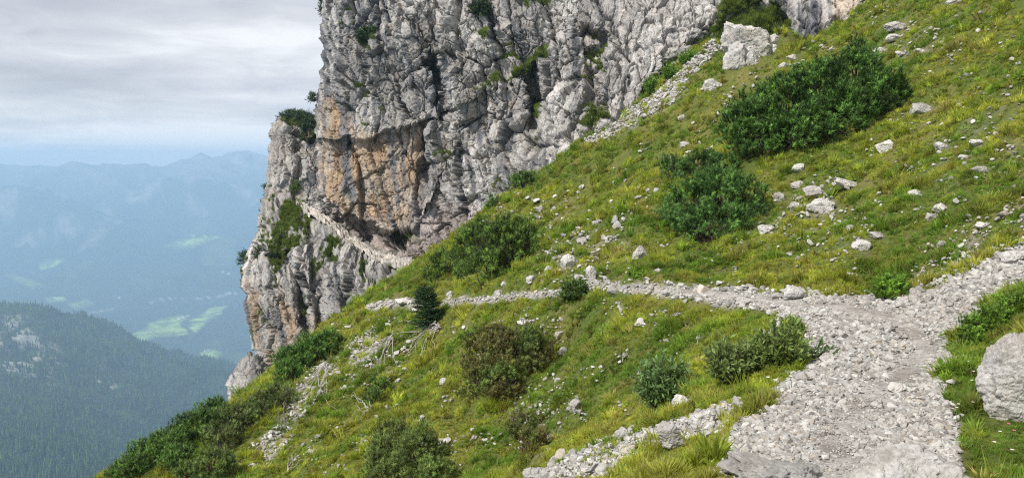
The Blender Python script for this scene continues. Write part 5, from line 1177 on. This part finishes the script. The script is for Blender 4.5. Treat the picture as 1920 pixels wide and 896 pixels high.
# turf tufts on the ledges of the cliff
allP, allN = [], []
for Ps, tmx in ((PA, TA), (PB, TB), (PC, TC)):
    n = gridnormals(Ps); n *= -np.sign((n * Ps).sum(-1, keepdims=True)); m = (tmx > 0.45) & (n[..., 2] > 0.1); q = Ps[m]; r = np.random.default_rng(3); k = r.random(len(q)) < 0.45; allP.append(q[k])
allP = np.concatenate(allP); r = np.random.default_rng(4); sz_ = 0.34 * np.exp(r.normal(0, 0.3, len(allP)))
ct = np.array([0.14, 0.19, 0.03]) * r.uniform(0.6, 1.4, (len(allP), 1)); print('ledge', len(allP))
gn_scatter('ledge_turf', allP, np.stack([r.normal(0, .3, len(allP)), r.normal(0, .3, len(allP)), r.uniform(0, 6.3, len(allP))], -1), np.stack([sz_ * 1.2, sz_ * 1.2, sz_], -1), ct, tuft_mesh('turf_tuft', 24, 6), 'green turf growing on the ledges of the cliff', M['grass'])
# conifers of the wooded ridge
def conifer_proto():
    parts = []; r = np.random.default_rng(2)
    for k in range(4):
        z0, z1, rad_ = 0.08 + k * 0.2, 0.42 + k * 0.2, 0.24 * (1 - k * 0.2); n = 7; V = [(rad_ * math.cos(2 * math.pi * i / n + k) * r.uniform(.75, 1.1), rad_ * math.sin(2 * math.pi * i / n + k) * r.uniform(.75, 1.1), z0) for i in range(n)] + [(0, 0, z1)]
        parts.append((np.array(V), np.array([(i, (i + 1) % n, n) for i in range(n)])))
    V, Fc = joinm(parts); me = npmesh('conifer', V, Fc); me.materials.append(M['forest']); return bpy.data.objects.new('conifer', me)
cp_ = conifer_proto(); r = np.random.default_rng(12)
nr, ncc = PM.shape[:2]; n_ = 60000
fi = r.uniform(0, nr - 1.01, n_); fj = r.uniform(0, ncc - 1.01, n_); i0, j0 = fi.astype(int), fj.astype(int); a, b = (fi - i0)[:, None], (fj - j0)[:, None]
Q = (PM[i0, j0] * (1 - b) + PM[i0, j0 + 1] * b) * (1 - a) + (PM[i0 + 1, j0] * (1 - b) + PM[i0 + 1, j0 + 1] * b) * a
uq, vq = proj(Q); nq = fbm(Q[:, :2] / 120, 27, 4); crag = 0
for pl, s_ in CRAG: crag = np.maximum(crag, polymask(uq + 16 * nq, vq + 16 * nq, pl, 10) * s_ * sstep(-0.2, 0.2, fbm(Q / 45, 29, 4)))
kp = (uq > -60) & (uq < 560) & (vq < 930) & (r.random(n_) > crag * 0.9) & (r.random(n_) < sstep(-0.75, -0.1, fbm(Q[:, :2] / 60, 33, 3))); Q = Q[kp]; print('trees', len(Q))
hh_ = r.uniform(7, 15, len(Q)); tc_ = np.array([0.040, 0.072, 0.024]) * r.uniform(0.5, 1.7, (len(Q), 1)); br = (r.random(len(Q)) < 0.25)[:, None]; tc_ = np.where(br, tc_ * np.array([1.6, 1.6, 1.0]), tc_)
gn_scatter('forest', Q - np.array([0, 0, 0.6]), np.stack([0 * hh_, 0 * hh_, r.uniform(0, 6.3, len(Q))], -1), np.stack([hh_ * 0.9, hh_ * 0.9, hh_], -1), tc_, cp_, 'dark conifer forest covering the wooded ridge', M['forest'])
# ------------------------------------------------------------------ far houses in the valley
def terrain_far(u, v):
    uu, vv = proj(PF.reshape(-1, 3)); d = (uu - u) ** 2 + (vv - v) ** 2 + PF.reshape(-1, 3)[:, 1] * 0.002; return PF.reshape(-1, 3)[int(np.argmin(d))]
wallm = plain('white_house_wall', (0.75, 0.73, 0.70), 0.9, 0.1); roofm = plain('grey_house_roof', (0.30, 0.27, 0.25), 0.9, 0.1)
def house(u, v, L_, W_, H_, rz, label):
    p = terrain_far(u, v); root = empty('farmhouse', tuple(p), rz); x, y = L_ / 2, W_ / 2
    V = [(-x, -y, -3), (x, -y, -3), (x, y, -3), (-x, y, -3), (-x, -y, H_), (x, -y, H_), (x, y, H_), (-x, y, H_)]; link('wall', npmesh('wall', np.array(V), np.array([(0, 1, 5, 4), (1, 2, 6, 5), (2, 3, 7, 6), (3, 0, 4, 7)])), wallm, root)
    e = 1.0; V = [(-x - e, -y - e, H_), (x + e, -y - e, H_), (x + e, y + e, H_), (-x - e, y + e, H_), (-x - e, 0, H_ + W_ * 0.45), (x + e, 0, H_ + W_ * 0.45)]; me = bpy.data.meshes.new('roof'); me.from_pydata(V, [], [(0, 1, 5, 4), (2, 3, 4, 5), (1, 2, 5), (3, 0, 4), (0, 3, 2, 1)]); link('roof', me, roofm, root); tag(root, label, 'house', 'farmhouses in the valley')
HS = [(420, 512, 'highest pale farmhouse of the valley close to the cliff', 0), (428, 515, 'pale farmhouse right beside the highest valley farmhouse', 1), (432, 551, 'farmhouse on the valley road nearest the cliff', 0), (441, 552, 'farmhouse at the right end of the valley road', 0), (425, 553, 'farmhouse third from the right end of the valley road', 0),
      (335, 598, 'left farmhouse of the row on the big meadow', 0), (344, 596, 'middle farmhouse of the row on the big meadow', 0), (352, 594, 'right farmhouse of the row on the big meadow', 0), (278, 622, 'lone farmhouse low on the big meadow', 1), (190, 584, 'farmhouse on the left part of the valley road', 0),
      (200, 612, 'left building in the pale yard above the wooded ridge', 0), (212, 617, 'right building in the pale yard above the wooded ridge', 0), (225, 559, 'small farmhouse alone above the middle of the valley road', 1), (285, 568, 'small farmhouse by the middle of the valley road', 0), (390, 660, 'farmhouse on the lowest small meadow', 1)]
for i, (u, v, lab, k) in enumerate(HS): house(u, v, 17 + 4 * (i % 3), 10, 7, 0.3 * (i % 5) - 0.5, lab)
# ------------------------------------------------------------------ small flowers beside the path
petal_w = plain('white_petal', (0.78, 0.77, 0.72), 0.7); petal_p = plain('pink_petal', (0.62, 0.18, 0.30), 0.7); yel = plain('yellow_petal', (0.65, 0.50, 0.06), 0.7); stem_m = plain('green_stem', (0.10, 0.17, 0.04), 0.7)
def flower(u, v, size, m_, label, seed, grp):
    r = np.random.default_rng(seed); p = hit([u], [v + 6])[0]; s = p[1] / F; hgt = 0.07 + 6 * s; root = empty('flower', tuple(p)); top = np.array([r.normal(0, .01), r.normal(0, .01), hgt])
    V, Fc = tube([(0, 0, -0.02), top * 0.5 + np.array([0.004, 0, 0]), top], [0.0022, 0.002, 0.0015], 4); link('stem', npmesh('stem', V, Fc), stem_m, root)
    PV, PF_ = [], []
    for k in range(9):
        th = 2 * math.pi * k / 9; e = np.array([math.cos(th), math.sin(th), 0.35]); sd = np.array([-e[1], e[0], 0]) * 0.3; i = len(PV); PV += [top, top + (e * 0.6 + sd) * size, top + e * size, top + (e * 0.6 - sd) * size]; PF_ += [(i, i + 1, i + 2), (i, i + 2, i + 3)]
    link('petals', npmesh('petals', np.array(PV), np.array(PF_)), m_, root); V, Fc = rock_shape(1, 3, cuts=0, flat=0.6); link('flower_head', npmesh('flower_head', V * size * 0.35 + top, Fc), yel if m_ is petal_w else m_, root); tag(root, label, 'flower', grp)
FL = [(1899, 829, 'p', 'bright pink flower low in the grass under the huge boulder'), (1890, 817, 'p', 'pale pink flower just above the bright pink one'), (1812, 693, 'w', 'white flower nearest the path, level with the huge boulder'), (1815, 712, 'w', 'white flower just below the first one right of the path'), (1822, 731, 'w', 'white flower in the right grass, third from the top'),
      (1796, 776, 'w', 'white flower on dark leaves right of the path, upper of two'), (1792, 786, 'w', 'white flower on dark leaves right of the path, lower of two'), (1823, 774, 'w', 'white flower right of the pair on dark leaves'), (1456, 728, 'w', 'big white flower head below the leafy shrubs on the left'), (1484, 722, 'w', 'white flower head next to the path below the leafy shrubs'), (1441, 722, 'w', 'leftmost white flower head below the leafy shrubs'), (1876, 833, 'w', 'small white flower left of the pink flowers'), (1898, 868, 'w', 'lowest white flower in the right hand grass'), (1850, 848, 'w', 'white flower between the path and the pink flowers')]
for i, (u, v, k, lab) in enumerate(FL): flower(u, v, 0.011 if u > 1700 else 0.018, petal_p if k == 'p' else petal_w, lab, i, 'pink flowers beside the path' if k == 'p' else 'white flowers beside the path')
